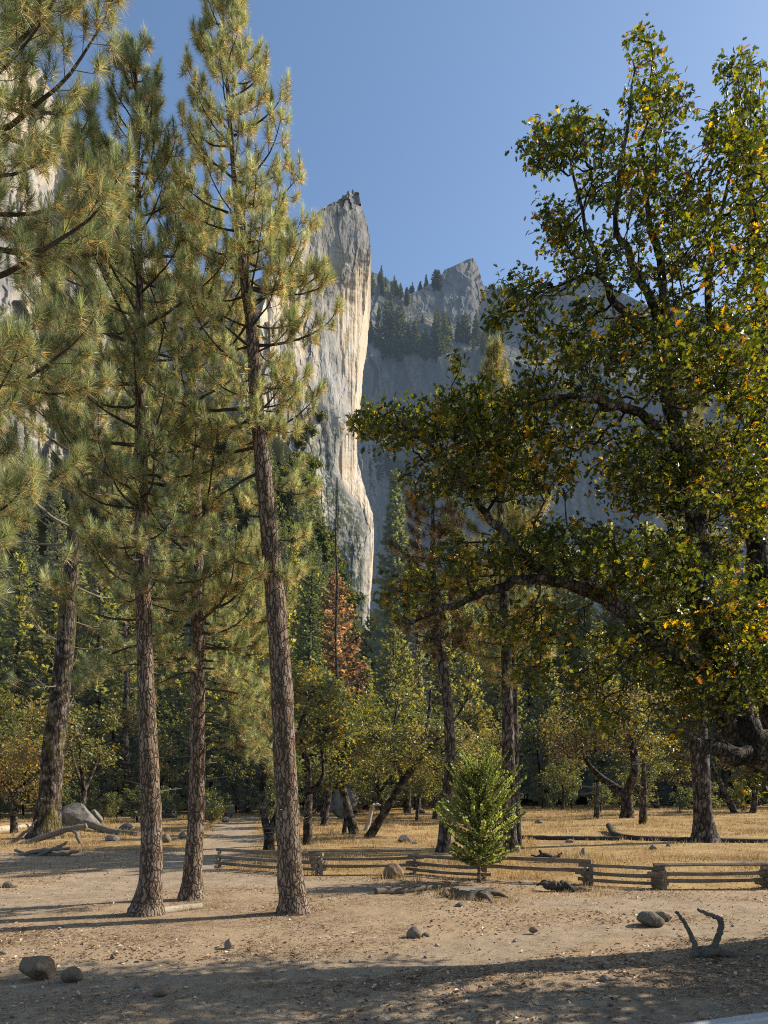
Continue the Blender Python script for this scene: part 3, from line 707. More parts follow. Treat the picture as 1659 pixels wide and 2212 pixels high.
# ------------------------------------------------------------------ the great oak at the right
def big_oak():
    rng = np.random.default_rng(5)
    def limb(l, n):
        a = np.array([P(x, y, Y) for x, y, Y, w in l]); r = np.array([w*Y/F/2 for x, y, Y, w in l])
        q = smooth_line(a, n); q[1:-1] += rng.normal(0, .02, (n-2, 3)); return q, np.interp(np.linspace(0, 1, n), np.linspace(0, 1, len(r)), r)
    Y0 = 11.
    L = []
    t = limb([(1815, 2052, Y0, 190), (1795, 1950, Y0, 150), (1760, 1800, Y0, 125), (1715, 1690, Y0, 112), (1690, 1640, Y0, 104)], 16); t[0][0][2] = -.2
    L.append((*t, None))
    L.append((*limb([(1690, 1640, 11, 96), (1615, 1600, 10.9, 82), (1572, 1500, 10.8, 70), (1545, 1380, 10.8, 60), (1520, 1280, 10.8, 52), (1508, 1150, 10.9, 46), (1485, 1000, 11, 38), (1450, 900, 11.1, 32), (1438, 760, 11.3, 25), (1428, 600, 11.5, 18), (1400, 450, 11.6, 11), (1385, 300, 11.6, 6)], 44), 0))
    L.append((*limb([(1640, 1620, 10.9, 64), (1590, 1632, 10.6, 46), (1540, 1618, 10.3, 36), (1497, 1606, 10.1, 28)], 10), 1))
    L.append((*limb([(1585, 1530, 10.8, 50), (1480, 1440, 10.6, 42), (1400, 1370, 10.5, 36), (1340, 1318, 10.4, 31), (1270, 1275, 10.3, 27), (1190, 1254, 10.2, 24), (1110, 1258, 10.2, 21), (1040, 1284, 10.1, 17), (970, 1312, 10, 13), (890, 1346, 10, 7)], 40), 1))
    L.append((*limb([(1190, 1254, 10.2, 25), (1120, 1190, 10.6, 21), (1060, 1120, 11, 17), (1010, 1050, 11.3, 13), (950, 980, 11.5, 10), (880, 930, 11.6, 7), (800, 915, 11.6, 4)], 26), 3))
    L.append((*limb([(1690, 1640, 11, 90), (1664, 1400, 11.8, 60), (1642, 1250, 12.1, 54), (1632, 1100, 12.3, 48), (1640, 950, 12.4, 40), (1652, 800, 12.4, 31), (1642, 600, 12.4, 22), (1620, 400, 12.3, 13), (1598, 200, 12.3, 5)], 40), 0))
    L.append((*limb([(1485, 1000, 11, 26), (1400, 900, 10.6, 20), (1300, 868, 10.3, 15), (1200, 858, 10.2, 11), (1120, 875, 10.2, 7)], 18), 1))
    L.append((*limb([(1438, 745, 11.3, 24), (1340, 668, 11.1, 17), (1303, 600, 11, 12), (1272, 510, 11, 8), (1230, 330, 11, 5)], 18), 1))
    L.append((*limb([(1438, 720, 11.3, 22), (1358, 550, 11.6, 14), (1328, 475, 11.7, 12), (1345, 330, 11.7, 8), (1372, 150, 11.7, 4)], 18), 1))
    L.append((*limb([(1640, 950, 12.4, 30), (1560, 820, 12.2, 21), (1530, 650, 12.2, 15), (1560, 450, 12.2, 9), (1600, 300, 12.2, 5)], 18), 5))
    blobs = [(1392, 105, 40, 65, 26), (1425, 225, 85, 75, 90), (1600, 165, 50, 55, 40), (1600, 300, 90, 100, 170), (1235, 288, 100, 55, 85), (1182, 330, 58, 48, 55),
             (1380, 375, 150, 105, 200), (1195, 480, 65, 60, 45), (1275, 560, 125, 85, 110), (1500, 520, 165, 155, 330), (1120, 640, 72, 65, 65), (1060, 692, 34, 26, 18),
             (1250, 735, 140, 90, 180), (1450, 760, 160, 125, 330), (1600, 780, 95, 155, 230), (1200, 885, 145, 90, 200), (865, 925, 110, 60, 105), (965, 915, 95, 75, 110), (1050, 900, 85, 88, 110),
             (780, 915, 42, 24, 16), (795, 880, 10, 25, 8), (985, 790, 22, 30, 9), (1000, 1025, 140, 75, 150), (1150, 1010, 110, 85, 150), (1400, 1000, 140, 115, 270), (1550, 1050, 125, 145, 230), (1195, 1190, 165, 70, 210), (1400, 1220, 165, 95, 270),
             (1585, 1300, 100, 115, 150), (1000, 1225, 120, 65, 85), (880, 1285, 75, 55, 45), (1150, 1345, 115, 55, 80), (1350, 1430, 150, 85, 150), (1560, 1470, 110, 90, 130), (1300, 1545, 80, 55, 40), (1480, 1545, 70, 40, 40), (1150, 1450, 50, 50, 30), (1620, 1690, 35, 30, 10),
             (1640, 480, 70, 200, 160), (1625, 980, 70, 200, 180), (1630, 1400, 60, 120, 90), (1480, 1350, 120, 90, 110), (1780, 500, 130, 350, 330), (1800, 1000, 140, 250, 260), (1800, 1400, 150, 150, 120)]
    A = []
    for (bx, by, rx, ry, n) in blobs:
        n = int(n*(.82 if by < 800 else 1.))
        if bx > 1700: n = int(n*.22)
        v = unit(rng.normal(0, 1, (n, 3)))*(rng.random((n, 1))**.40)
        yc = 10.7 if by > 1150 else 11.3
        yy = yc+v[:, 1]*1.9*min(1, rx/100)
        A.append(np.stack([(bx+v[:, 0]*rx-CX)*yy/F, yy, CAMZ-(by+v[:, 2]*-ry-HY)*yy/F], 1))
    A = np.vstack(A)
    pos, par, lid, rad, tips = grow(L, A, rng, .22, .24, .15)
    base = np.array([L[0][0][0][0], Y0, 0.])
    root = thing('black_oak', 'large dark oak with lobed green and yellow leaves overhanging from the right', 'oak tree', base)
    w = wood_meshes(pos, par, lid, rad, tips, .0042, .42, len(L))
    for k, m in enumerate(w):
        m.build('trunk' if k == 0 else 'limb', M['bark_oak'], root, base, True)
    tp = pos[tips]; n = 9
    q = np.repeat(tp, n, 0)+rng.normal(0, .07, (len(tp)*n, 3))
    N = len(q)
    turn = .6*fbm(tp*1.3, 3, 77)+.7*rng.normal(0, .4, len(tp))
    green = np.array([(.046, .062, .018), (.075, .088, .024), (.030, .044, .014), (.13, .13, .03)])
    aut = np.array([(.32, .16, .016), (.40, .25, .02), (.24, .095, .02), (.22, .19, .02)])
    c = green[rng.integers(0, 4, N)]*rng.uniform(.7, 1.3, (N, 1))
    a = (np.repeat(turn, n) > .36+.45*rng.random(N)) | (rng.random(N) < .04)
    c[a] = aut[rng.integers(0, 4, a.sum())]
    lm = MB(); add_leaves(lm, q, rng.uniform(.065, .135, N), c, rng, 'lobed', .45)
    lm.build('crown', M['oak'], root, base)
big_oak()

# ------------------------------------------------------------------ smaller oaks and maples, conifers: prototypes
def round_tree(name, label, loc, h, cr, seed, pal, ncl=420, per=9, ls=.2, group=None, trunk=None, cat='oak tree', thin=1.0, low=.28):
    """loc is its base. trunk: list of limb polylines relative to the base, else a forked one is made"""
    rng = np.random.default_rng(seed)
    if trunk is None:
        fork = h*rng.uniform(.22, .34); lean = rng.normal(0, .05*h, 2)
        a = np.array([(0, 0, -.1), (lean[0]*.2, lean[1]*.2, fork*.5), (lean[0]*.5, lean[1]*.5, fork)])
        r0 = h*.022*thin
        L = [(smooth_line(a, 7), np.linspace(r0*1.25, r0*.85, 7), None)]
        for k in range(3):
            an = rng.random()*2+k*2.1; e = a[-1]+np.array([math.cos(an)*cr*.45, math.sin(an)*cr*.45, h*.42]); mid = (a[-1]+e)/2+rng.normal(0, .06*h, 3)
            L.append((smooth_line(np.array([a[-1], mid, e]), 9), np.linspace(r0*.7, r0*.18, 9), 0))
    else: L = trunk
    tops = np.vstack([l[0][-1:] for l in L[1:]]+[L[-1][0][-2:-1]]) if len(L) > 1 else L[0][0][-2:]
    A = []
    nb = 13
    ctr = tops.mean(0)
    for k in range(nb):
        bc = np.array([ctr[0]*.8, ctr[1]*.8, h*(low+.94)/2])+unit(rng.normal(0, 1, 3))*np.array([cr*.78, cr*.78, h*(1-low)*.42])*rng.random()**.33
        br = cr*rng.uniform(.18, .44); n = ncl//nb
        v = unit(rng.normal(0, 1, (n, 3)))*(rng.random((n, 1))**.4); v[:, 2] *= .75
        A.append(bc+v*br)
    A = np.vstack(A); A = A[A[:, 2] > h*low*.8]
    pos, par, lid, rad, tips = grow(L, A, rng, .25, h*.06, .16)
    lid[:] = 0
    w = wood_meshes(pos, par, lid, rad, tips, h*.0009, .45, 1, 6)[0]
    root = thing(name, label, cat, loc, group)
    w.build('trunk', M['bark_oak'], root, (0, 0, 0), True)
    tp = pos[tips]; q = np.repeat(tp, per, 0)+rng.normal(0, h*.022, (len(tp)*per, 3)); N = len(q)
    pal = np.array(pal); tone = fbm(np.repeat(tp, per, 0)*2.6/cr, 2, seed)*.5+.5
    ci = np.clip((tone+rng.normal(0, .24, N))*len(pal), 0, len(pal)-1).astype(int)
    c = pal[ci]*rng.uniform(.7, 1.3, (N, 1))
    lm = MB(); add_leaves(lm, q, rng.uniform(.7, 1.3, N)*ls, c, rng, 'simple', .4)
    lm.build('crown', M['leaf'], root, (0, 0, 0))
    return root

def conifer(name, label, loc, h, r, seed, pal, mat='fir', group=None, whorl=.42, dens=22, bare=.12, tuft=.5, shape='cone', bark='bark_dark', cat='conifer', droop=-.25):
    rng = np.random.default_rng(seed); pal = np.array(pal)
    root = thing(name, label, cat, loc, group)
    m = 24; zt = np.linspace(-.3, h, m); tr = np.stack([.01*h*np.sin(zt/h*5+seed)*zt/h, .01*h*np.cos(zt/h*4+seed)*zt/h, zt], 1)
    w = MB(); w.tube(tr, np.linspace(h*.016, .02, m)+.006*h*np.exp(-zt/h*25), 9)
    z = bare*h; S, D, Ls, Cc = [], [], [], []
    az = rng.random()*6
    while z < h*.985:
        t = (z/h-bare)/(1-bare)
        env = {'cone': (1-t)**.85*min(1, .55+t*3), 'oval': math.sin(PI*min(1, .16+t*.84)**.8)**.75, 'bushy': (math.sin(PI*min(1, .20+t*.77))**.5)*(.6+.5*rng.random()), 'ragged': (1-t)**.7*(.35+.65*rng.random())}[shape]
        nb = 5 if shape != 'ragged' else 4
        for k in range(nb):
            az += 2*PI/nb+rng.normal(0, .3)
            L = max(.12*tuft*4, r*env*rng.uniform(.65, 1.15)); zz = z+rng.uniform(-.4, .4)*whorl
            c0 = np.array([np.interp(zz, zt, tr[:, 0]), np.interp(zz, zt, tr[:, 1]), zz])
            e = droop+.75*t; d = np.array([math.cos(az)*math.cos(e), math.sin(az)*math.cos(e), math.sin(e)])
            up = .22*L
            if L > .8: w.tube(np.array([c0, c0+d*L*.5, c0+d*L+[0, 0, up]]), [.012*L**.6, .008*L**.6, .003], 3, None, False)
            n = max(5, int(1.7*dens*L/r)); s = rng.random(n)**.6
            base = c0+d*L*s[:, None]+np.array([0, 0, up])*(s**2)[:, None]
            lat = np.cross(d, [0, 0, 1.]); sd = rng.choice([-1, 1], n)
            dd = unit(d*rng.uniform(.3, 1.1, (n, 1))+lat*(sd*rng.uniform(.2, 1.1, n))[:, None]+rng.normal(0, .22, (n, 3))+[0, 0, .65 if shape == 'bushy' else -.1])
            S.append(base); D.append(dd); Ls.append(tuft*rng.uniform(.6, 1.25, n)*(.55+.45*(1-t)))
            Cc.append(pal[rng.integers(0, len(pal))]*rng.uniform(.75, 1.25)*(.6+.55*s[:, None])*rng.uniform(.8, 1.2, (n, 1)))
        z += whorl*rng.uniform(.7, 1.25)*(.5+.5*(1-t)+.15)
    S = np.vstack(S); D = np.vstack(D); Ls = np.concatenate(Ls)[:, None]; Cc = np.vstack(Cc); n = len(S)
    b = MB()
    for k in range(2):                                  # each spray: two crossed blades
        side = unit(np.cross(D, rng.normal(0, 1, (n, 3))))*Ls*(.30 if k == 0 else .22)
        tip = S+unit(D+rng.normal(0, .28*k, (n, 3)))*Ls*(1 if k == 0 else .8); midp = (S*.45+tip*.55)
        V = np.stack([S, midp-side, tip, midp+side], 1).reshape(-1, 3)
        b.add(V, np.arange(4*n).reshape(-1, 4), np.repeat(Cc, 4, 0))
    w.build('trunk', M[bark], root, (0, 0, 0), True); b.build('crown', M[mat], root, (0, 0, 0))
    return root

YEL = [(.070, .085, .026), (.105, .115, .032), (.155, .150, .042), (.29, .235, .075), (.19, .135, .05)]
OLV = [(.060, .085, .020), (.085, .105, .022), (.12, .125, .026), (.18, .155, .03), (.26, .19, .032)]
ORG = [(.10, .095, .03), (.18, .13, .035), (.30, .20, .05), (.17, .115, .035)]
DGR = [(.098, .105, .034), (.122, .128, .042), (.075, .083, .028), (.145, .145, .048)]
MGR = [(.135, .140, .045), (.17, .165, .054), (.11, .116, .04)]
RUST = [(.135, .082, .058), (.17, .108, .078), (.105, .066, .047)]
YGR = [(.15, .165, .05), (.13, .15, .045), (.17, .165, .06)]

def poly(b, l, Y=None):
    """limb polyline relative to base b from picture points at depth of the base"""
    Y = b[1] if Y is None else Y
    a = np.array([P(x, y, Y+dy)-b for x, y, w, dy in l]); r = np.array([w*Y/F/2 for x, y, w, dy in l]); n = 14
    return smooth_line(a, n), np.interp(np.linspace(0, 1, n), np.linspace(0, 1, len(r)), r)

GO = 'autumn oaks around the meadow'
# forked oak in the meadow, right
b = onground(1355, 1767)
T = [(*poly(b, [(1355, 1772, 34, 0), (1355, 1740, 26, 0), (1354, 1715, 24, 0)]), None), (*poly(b, [(1354, 1715, 20, 0), (1320, 1695, 17, 1), (1290, 1672, 13, 2), (1262, 1640, 8, 2)]), 0), (*poly(b, [(1354, 1715, 22, 0), (1372, 1660, 18, -1), (1362, 1600, 13, 0), (1340, 1540, 7, 0)]), 0)]
round_tree('autumn_oak', 'meadow oak with a low forked trunk and rusty orange crown at right', b, 11.5, 5.2, 41, ORG+[(.13, .12, .03)], 620, 8, .26, GO, T, low=.30)
# leaning oak by the fence
b = onground(797, 1808)
T = [(*poly(b, [(795, 1812, 22, 0), (830, 1755, 18, 0), (870, 1690, 16, .3), (905, 1640, 13, .6)]), None), (*poly(b, [(905, 1640, 12, .6), (925, 1560, 9, 1.5), (930, 1490, 5, 2)]), 0), (*poly(b, [(870, 1690, 9, .3), (850, 1600, 6, 2), (860, 1510, 4, 2.5)]), 0), (*poly(b, [(905, 1640, 11, .6), (970, 1570, 7, 1), (1010, 1510, 4, 1)]), 0)]
round_tree('autumn_oak', 'oak with a thin trunk leaning steeply right, sparse yellow leaves', b, 6.6, 3.3, 43, YEL, 480, 7, .17, GO, T, low=.42)
b = onground(757, 1802)
T = [(*poly(b, [(766, 1806, 24, 0), (752, 1750, 18, 0), (738, 1690, 16, 0), (736, 1640, 13, 0)]), None), (*poly(b, [(736, 1640, 11, 0), (715, 1560, 8, -.5), (690, 1490, 4, -1)]), 0), (*poly(b, [(736, 1640, 11, 0), (760, 1560, 8, .6), (775, 1480, 4, .5)]), 0), (*poly(b, [(742, 1805, 12, .6), (748, 1760, 10, .4), (745, 1700, 7, 0)]), 0)]
round_tree('autumn_oak', 'bright yellow green oak just right of the leaning pine trunk', b, 7.4, 2.7, 47, OLV+YEL[:3], 560, 8, .17, GO, T, low=.30)
b = onground(580, 1842)
T = [(*poly(b, [(581, 1846, 28, 0), (581, 1815, 26, 0), (580, 1795, 24, 0)]), None), (*poly(b, [(578, 1800, 18, 0), (568, 1750, 15, 0), (564, 1690, 13, .3), (540, 1600, 9, .5), (520, 1540, 4, 1)]), 0), (*poly(b, [(584, 1800, 19, 0), (602, 1750, 17, 0), (612, 1680, 14, 0), (640, 1590, 9, .5), (670, 1500, 4, .5)]), 0)]
round_tree('autumn_oak', 'dark oak with a V shaped double trunk beside the end of the fence', b, 7.6, 2.7, 53, OLV[:4]+[(.2, .13, .03)], 560, 8, .17, GO, T, low=.36)
b = onground(700, 1785)
round_tree('autumn_oak', 'dark stemmed oak beyond the fence with olive and amber leaves', b, 9.5, 3.6, 59, OLV[1:]+ORG[:1], 480, 8, .23, GO, None, low=.3)
b = onground(664, 1825)
round_tree('autumn_oak', 'slim oak half hidden behind the leaning pine', b, 8.2, 2.6, 61, OLV, 420, 8, .19, GO, None, low=.34)
b = onground(30, 1800)
round_tree('autumn_oak', 'golden orange oak glowing beside the mossy trunk at left', b, 7.6, 4.6, 67, ORG+YEL[2:], 700, 8, .2, GO, None, low=.2)
b = onground(178, 1785)
round_tree('autumn_oak', 'yellow oak between the mossy trunk and the straight pine', b, 8.4, 2.8, 71, YEL, 420, 7, .2, GO, None, low=.22)
b = onground(1600, 1757)
T = [(*poly(b, [(1590, 1762, 16, 0), (1580, 1740, 15, 0), (1560, 1700, 12, 0), (1540, 1660, 8, 0)]), None), (*poly(b, [(1594, 1762, 16, 0), (1625, 1755, 14, 0), (1632, 1700, 12, 0), (1640, 1620, 7, 0)]), 0)]
round_tree('autumn_oak', 'small two stemmed oak at the right edge of the meadow', b, 8.5, 3.5, 73, OLV[1:]+ORG[:2], 420, 8, .24, GO, T, low=.32)

# forest edge: prototypes, then copies
def copies(protos, spots, group):
    for i, (px, py_top, Y, lab) in enumerate(spots):
        pr, ph = protos[i % len(protos)]
        x = (px-CX)*Y/F; z0 = float(gz(x, Y)[0]); h = CAMZ-(py_top-HY)*Y/F-z0
        s = h/ph
        if pr.get('used') is None:
            pr.location = (x, Y, z0); pr.rotation_euler = (0, 0, i*1.7); pr.scale = (s, s, s); pr['used'] = 1; pr['label'] = lab; pr['group'] = group
        else:
            o = copy_thing(pr, (x, Y, z0), i*2.39, s, lab, R.uniform(.62, 1.15)); o['group'] = group

GA = 'yellowing oaks along the edge of the forest'
oak_protos = [(round_tree('woodland_oak', 'x', (0, 0, 0), 11, 4.6, 100+k, p, 520, 7, .29, GA, None, low=.16), 11.) for k, p in enumerate((YEL, OLV, MGR[:2]+OLV[1:3], [(.09, .10, .025)]+YEL[1:4], MGR+YGR[:2], OLV[1:]+ORG[:2]))]
la = 'yellow leaved oak in the row behind the leaning oak'; lb = 'amber and olive oak at the forest edge beyond the fence'
lc = 'olive oak in the dim woods beyond the right of the meadow'; ld = 'yellowing oak beyond the boulders at the far end of the trail'
copies(oak_protos, [(700, 1440, 56, la), (765, 1480, 62, la), (828, 1545, 54, la), (880, 1430, 64, la), (940, 1520, 52, la), (1015, 1455, 62, la), (1060, 1550, 56, la), (900, 1600, 48, la), (985, 1590, 47, la),
                    (1165, 1500, 84, lb), (1240, 1430, 92, lb), (1420, 1540, 76, lb), (1470, 1420, 86, lb), (1300, 1450, 94, lb), (1395, 1610, 60, lb), (1215, 1600, 70, lb),
                    (1560, 1450, 82, lc), (1640, 1400, 88, lc), (1720, 1500, 80, lc), (610, 1500, 66, ld), (520, 1440, 74, ld), (455, 1575, 62, ld), (395, 1480, 70, ld), (330, 1600, 60, ld),
                    (250, 1490, 60, ld), (-60, 1440, 50, ld), (110, 1520, 56, ld)], GA)
GC = 'dark conifers filling the forest behind the meadow'
con_protos = [(conifer('forest_fir', 'x', (0, 0, 0), 22, 3.4, 200+k, p, 'fir', GC, .55, 20, b_, .75, sh), 22.) for k, (p, b_, sh) in enumerate(((DGR, .06, 'cone'), (MGR, .05, 'cone'), (DGR, .08, 'oval'), (MGR+YGR[:1], .1, 'ragged'), (DGR+MGR, .04, 'oval')))]
e1 = 'dark fir in the forest wall behind the trail and the slim pines'; e2 = 'green fir in the forest wall behind the leaning pine'; e3 = 'dark fir standing below the spire behind the autumn oaks'; e4 = 'shaded fir in the woods behind the great oak at right'
sp = []
for k, px in enumerate(range(-140, 560, 60)): sp.append((px+R.uniform(-15, 15), R.uniform(1130, 1360), R.uniform(72, 112), e1))
for k, px in enumerate(range(-120, 560, 80)): sp.append((px+R.uniform(-15, 15), R.uniform(1400, 1560), R.uniform(58, 74), e1))
sp += [(640, 1175, 96, e2), (672, 1190, 82, e2), (615, 1240, 76, e2), (690, 1290, 100, e2), (655, 1330, 70, e2)]
sp += [(770, 1400, 92, e3), (800, 1330, 100, e3), (835, 1260, 108, e3), (892, 1290, 96, e3), (925, 1230, 104, e3), (960, 1250, 90, e3), (1000, 1180, 104, e3), (745, 1440, 86, e3), (870, 1390, 82, e3)]
for k, px in enumerate(range(1030, 1800, 66)): sp.append((px+R.uniform(-15, 15), R.uniform(1180, 1400), R.uniform(98, 125), e4))
for k, px in enumerate(range(1130, 1800, 90)): sp.append((px+R.uniform(-20, 20), R.uniform(1380, 1500), R.uniform(94, 104), e4))
e5 = 'conifer rising among the yellow oaks behind the meadow'
for px, tp, Y in ((690, 1380, 66), (790, 1420, 72), (850, 1330, 78), (905, 1400, 70), (1010, 1370, 76), (1075, 1330, 84), (1180, 1360, 88), (1290, 1340, 92), (1375, 1390, 80), (1460, 1350, 90), (1580, 1340, 86)): sp.append((px, tp, Y, e5))
for px in range(1110, 1480, 40): sp.append((px+R.uniform(-12, 12), R.uniform(1090, 1230), R.uniform(104, 124), e4))
copies(con_protos, sp, GC)
fx = con_protos[0][0]
GS = 'firs scattered up the wooded slope below the cliffs'
slope_protos = [(conifer('slope_fir', 'x', (0, 0, 0), 22, 4.0, 220+k, p, 'midfir', GS, .8, 14, .05, 1.0, sh), 22.) for k, (p, sh) in enumerate(((DGR, 'cone'), (MGR, 'oval'), (DGR+YGR[:1], 'ragged')))]
sp = []
f1 = 'fir on the steep wooded slope at the left foot of the spire'; f2 = 'bluish fir on the slope right of the spire foot'; f3 = 'fir on the wooded slope under the granite wall'
for k in range(52):
    Y = R.uniform(140, 320); px = R.uniform(560, 742); x = (px-CX)*Y/F; zt = float(gz(x, Y)[0])+R.uniform(13, 24); py = HY-(zt-CAMZ)*F/Y
    sp.append((px, py, Y, f1))
for k in range(26):
    Y = R.uniform(140, 330); px = R.uniform(815, 1180); x = (px-CX)*Y/F; zt = float(gz(x, Y)[0])+R.uniform(16, 30); py = HY-(zt-CAMZ)*F/Y
    sp.append((px, py, Y, f2))
for k in range(90):
    Y = R.uniform(125, 320); px = R.uniform(-160, 560); x = (px-CX)*Y/F; zt = float(gz(x, Y)[0])+R.uniform(14, 26); py = HY-(zt-CAMZ)*F/Y
    sp.append((px, py, Y, f3))
for k in range(36):
    Y = R.uniform(116, 185); px = R.uniform(-120, 420); x = (px-CX)*Y/F; zt = float(gz(x, Y)[0])+R.uniform(15, 27); sp.append((px, HY-(zt-CAMZ)*F/Y, Y, f3))
for k in range(26):
    Y = R.uniform(150, 330); px = R.uniform(1100, 1700); x = (px-CX)*Y/F; zt = float(gz(x, Y)[0])+R.uniform(16, 28); sp.append((px, HY-(zt-CAMZ)*F/Y, Y, 'fir on the far slope glimpsed through the great oak'))
copies(slope_protos, sp, GS)

GU = 'leafy understory shrubs beneath the forest'
ush = [(round_tree('understory_shrub', 'x', (0, 0, 0), 4.2, 2.6, 130+k, p, 260, 7, .26, GU, None, low=.04, cat='shrub'), 4.2) for k, p in enumerate((MGR+OLV[1:3], OLV, YEL[:3]+OLV[1:2], YGR+MGR[:1]))]
u1 = 'shrub in the shade of the woods beyond the trail'; u2 = 'shrub in the shade of the woods behind the meadow'
sp = [(px+R.uniform(-18, 18), R.uniform(1600, 1690), R.uniform(62, 84), u1) for px in range(-100, 640, 48)]
sp += [(px+R.uniform(-18, 18), R.uniform(1640, 1712), R.uniform(44, 60), 'low leafy bush catching the sun beside the far trail') for px in list(range(-120, 470, 42))+[600, 640]]
sp += [(px+R.uniform(-18, 18), R.uniform(1640, 1705), R.uniform(62, 90), 'low leafy bush at the back edge of the meadow') for px in range(640, 1760, 60)]
sp += [(px+R.uniform(-18, 18), R.uniform(1590, 1690), R.uniform(96, 112), u2) for px in range(640, 1760, 44)]
copies(ush, sp, GU)
GB = 'bushes on the ledges at the foot of the spire'
bsh = [(round_tree('ledge_bush', 'x', (0, 0, 0), 7, 5.0, 140+k, p, 300, 7, .75, GB, None, low=.02, cat='bush'), 7.) for k, p in enumerate((DGR, DGR[:2]+OLV[:2]))]
sp = []
for k in range(46):
    Y = R.uniform(190, 345); px = R.uniform(560, 745); x = (px-CX)*Y/F; zt = float(gz(x, Y)[0])+R.uniform(7, 13); sp.append((px, HY-(zt-CAMZ)*F/Y, Y, 'dark bush on the steep ledges at the left foot of the spire'))
copies(bsh, sp, GB)

for px, py, hp in ((690, 905, 26), (712, 884, 18), (648, 925, 34), (664, 950, 40), (628, 960, 38), (640, 880, 16), (672, 1005, 30), (652, 1000, 34)):
    Y = 350-(735-px)*.16+(HY-py)*.023; o = copy_thing(bsh[int(px) % 2][0], P(px, py+hp*.4, Y), px, hp*Y/F/7., 'dark bush rooted in a crack of the spire face', 1.1); o['group'] = 'bushes in the cracks of the spire face'

def single(px, top, Y, fn):
    x = (px-CX)*Y/F; z0 = float(gz(x, Y)[0]); h = CAMZ-(top-HY)*Y/F-z0
    return fn((x, Y, z0), h)
single(728, 1232, 70, lambda l, h: conifer('dead_conifer', 'rust orange dead conifer in front of the tall bare snag', l, h, 2.9, 301, RUST, 'fir', None, .5, 24, .2, .6, 'oval', cat='conifer'))
single(860, 1008, 92, lambda l, h: conifer('tall_fir', 'tallest green fir, right of the spire foot, with airy layered boughs', l, h, 5.0, 302, MGR+DGR[:2], 'midfir', None, .62, 46, .12, .95, 'cone'))
single(905, 1100, 88, lambda l, h: conifer('brown_conifer', 'thin brown withered conifer to the right of the tallest fir', l, h, 1.9, 303, [(.15, .10, .05), (.11, .085, .04)], 'midfir', None, .6, 16, .15, .6, 'ragged'))
single(672, 1150, 62, lambda l, h: conifer('young_fir', 'fresh green slender fir between the leaning pine and the snag', l, h, 2.2, 304, [(.062, .085, .032), (.08, .10, .04)], 'fir', None, .45, 20, .1, .5, 'cone'))

def snag(px, top, Y, w, label, seed, mat='bark_moss', lean=0.):
    rng = np.random.default_rng(seed); x = (px-CX)*Y/F; z0 = float(gz(x, Y)[0]); h = CAMZ-(top-HY)*Y/F-z0; base = np.array([x, Y, z0])
    root = thing('standing_snag', label, 'dead tree', base)
    zt = np.linspace(-.2, h, 40); tr = base+np.stack([lean*zt/h+.06*np.sin(zt*.7), .05*np.cos(zt*.6), zt], 1)
    b = MB(); b.tube(tr, np.linspace(w, w*.35, 40), 10, None, True, .12, seed); b.build('trunk', M[mat], root, base, True)
    for k in range(14):
        z = rng.uniform(.35*h, .97*h); p0 = base+np.array([lean*z/h, 0, z]); a = rng.random()*6.28; L = rng.uniform(.25, 1.6)
        e = rng.uniform(-.3, .3); pts = p0+np.outer(np.linspace(0, L, 5), [math.cos(a), math.sin(a), e])+np.cumsum(rng.normal(0, .05, (5, 3)), 0)
        b = MB(); b.tube(pts, np.linspace(.05, .015, 5), 4); b.build('branch_stub', M['dead'], root, base, True)
snag(727, 1032, 64, .18, 'very tall thin bare snag rising behind the rust orange conifer', 5)
snag(1389, 1640, 45, .30, 'short mossy broken off stub of a trunk in the meadow', 6)
snag(1289, 1690, 52, .26, 'thin short trunk left of the forked meadow oak', 8, 'bark_dark')
snag(272, 1300, 58, .42, 'dark trunk seen between the mossy conifer and the straight pine', 9, 'bark_dark')
snag(1186, 1560, 80, .10, 'thin grey leaning stem in front of the dark woods', 10, 'dead', 3.)
single(533, 1330, 66, lambda l, h: conifer('red_barked_cedar', 'cedar with a broad red flared trunk where the trail ends', l, h, 3.6, 305, MGR, 'fir', None, .6, 20, .30, .7, 'oval', 'bark_red'))

# oaks standing just out of the picture at the right: their shade falls across the clearing
for q in ((9.8, 9.7, 8.8, 4.4, 81), (15.2, 10.4, 10, 5.0, 83)):
    round_tree('black_oak', 'oak beyond the right edge that shades the foreground' if q[4] == 81 else 'second oak beyond the right edge behind the great oak', (q[0], q[1], 0), q[2], q[3], q[4], OLV, 600, 9, .2, 'oaks beyond the right edge', None, low=.2)
# trees on the far ridge
GR = 'distant firs on the hazy ridge'
far_protos = [(conifer('ridge_fir', 'x', (0, 0, 0), 30, 5.5, 400+k, p, 'farfir', GR, 1.4, 15, .02, 2.0, sh, 'bark_far'), 30.) for k, (p, sh) in enumerate(((DGR, 'cone'), (DGR, 'oval'), (MGR, 'cone')))]
rl = ['tiny fir on the shoulder of the ridge next to the spire', 'fir on the ridge ledge between the spire and the oak', 'fir standing on the skyline left of the pointed peak', 'fir on the ridge half hidden behind the oak leaves']
kk = 0
def ridge_tree(px, py, hpx, lab, Yfix=None):
    global kk
    a = np.array([[px]]); b = np.array([[py]])
    Y = Yfix or float(ridge_depth(a, b)[0, 0])-4
    p = P(px, py, Y); h = hpx*Y/F*1.08; p[2] -= h*.14; pr, ph = far_protos[kk % 3]; kk += 1
    if pr.get('used') is None: pr['used'] = 1; o = pr; o.location = p; o.scale = (h/ph,)*3; o['label'] = lab
    else: o = copy_thing(pr, p, kk*2.1, h/ph, lab, R.uniform(.8, 1.25))
    o['group'] = GR
for k in range(16):
    px = R.uniform(796, 880); ridge_tree(px, interp(RIDGE_SKY, px)+R.uniform(4, 16), R.uniform(18, 34), rl[0])
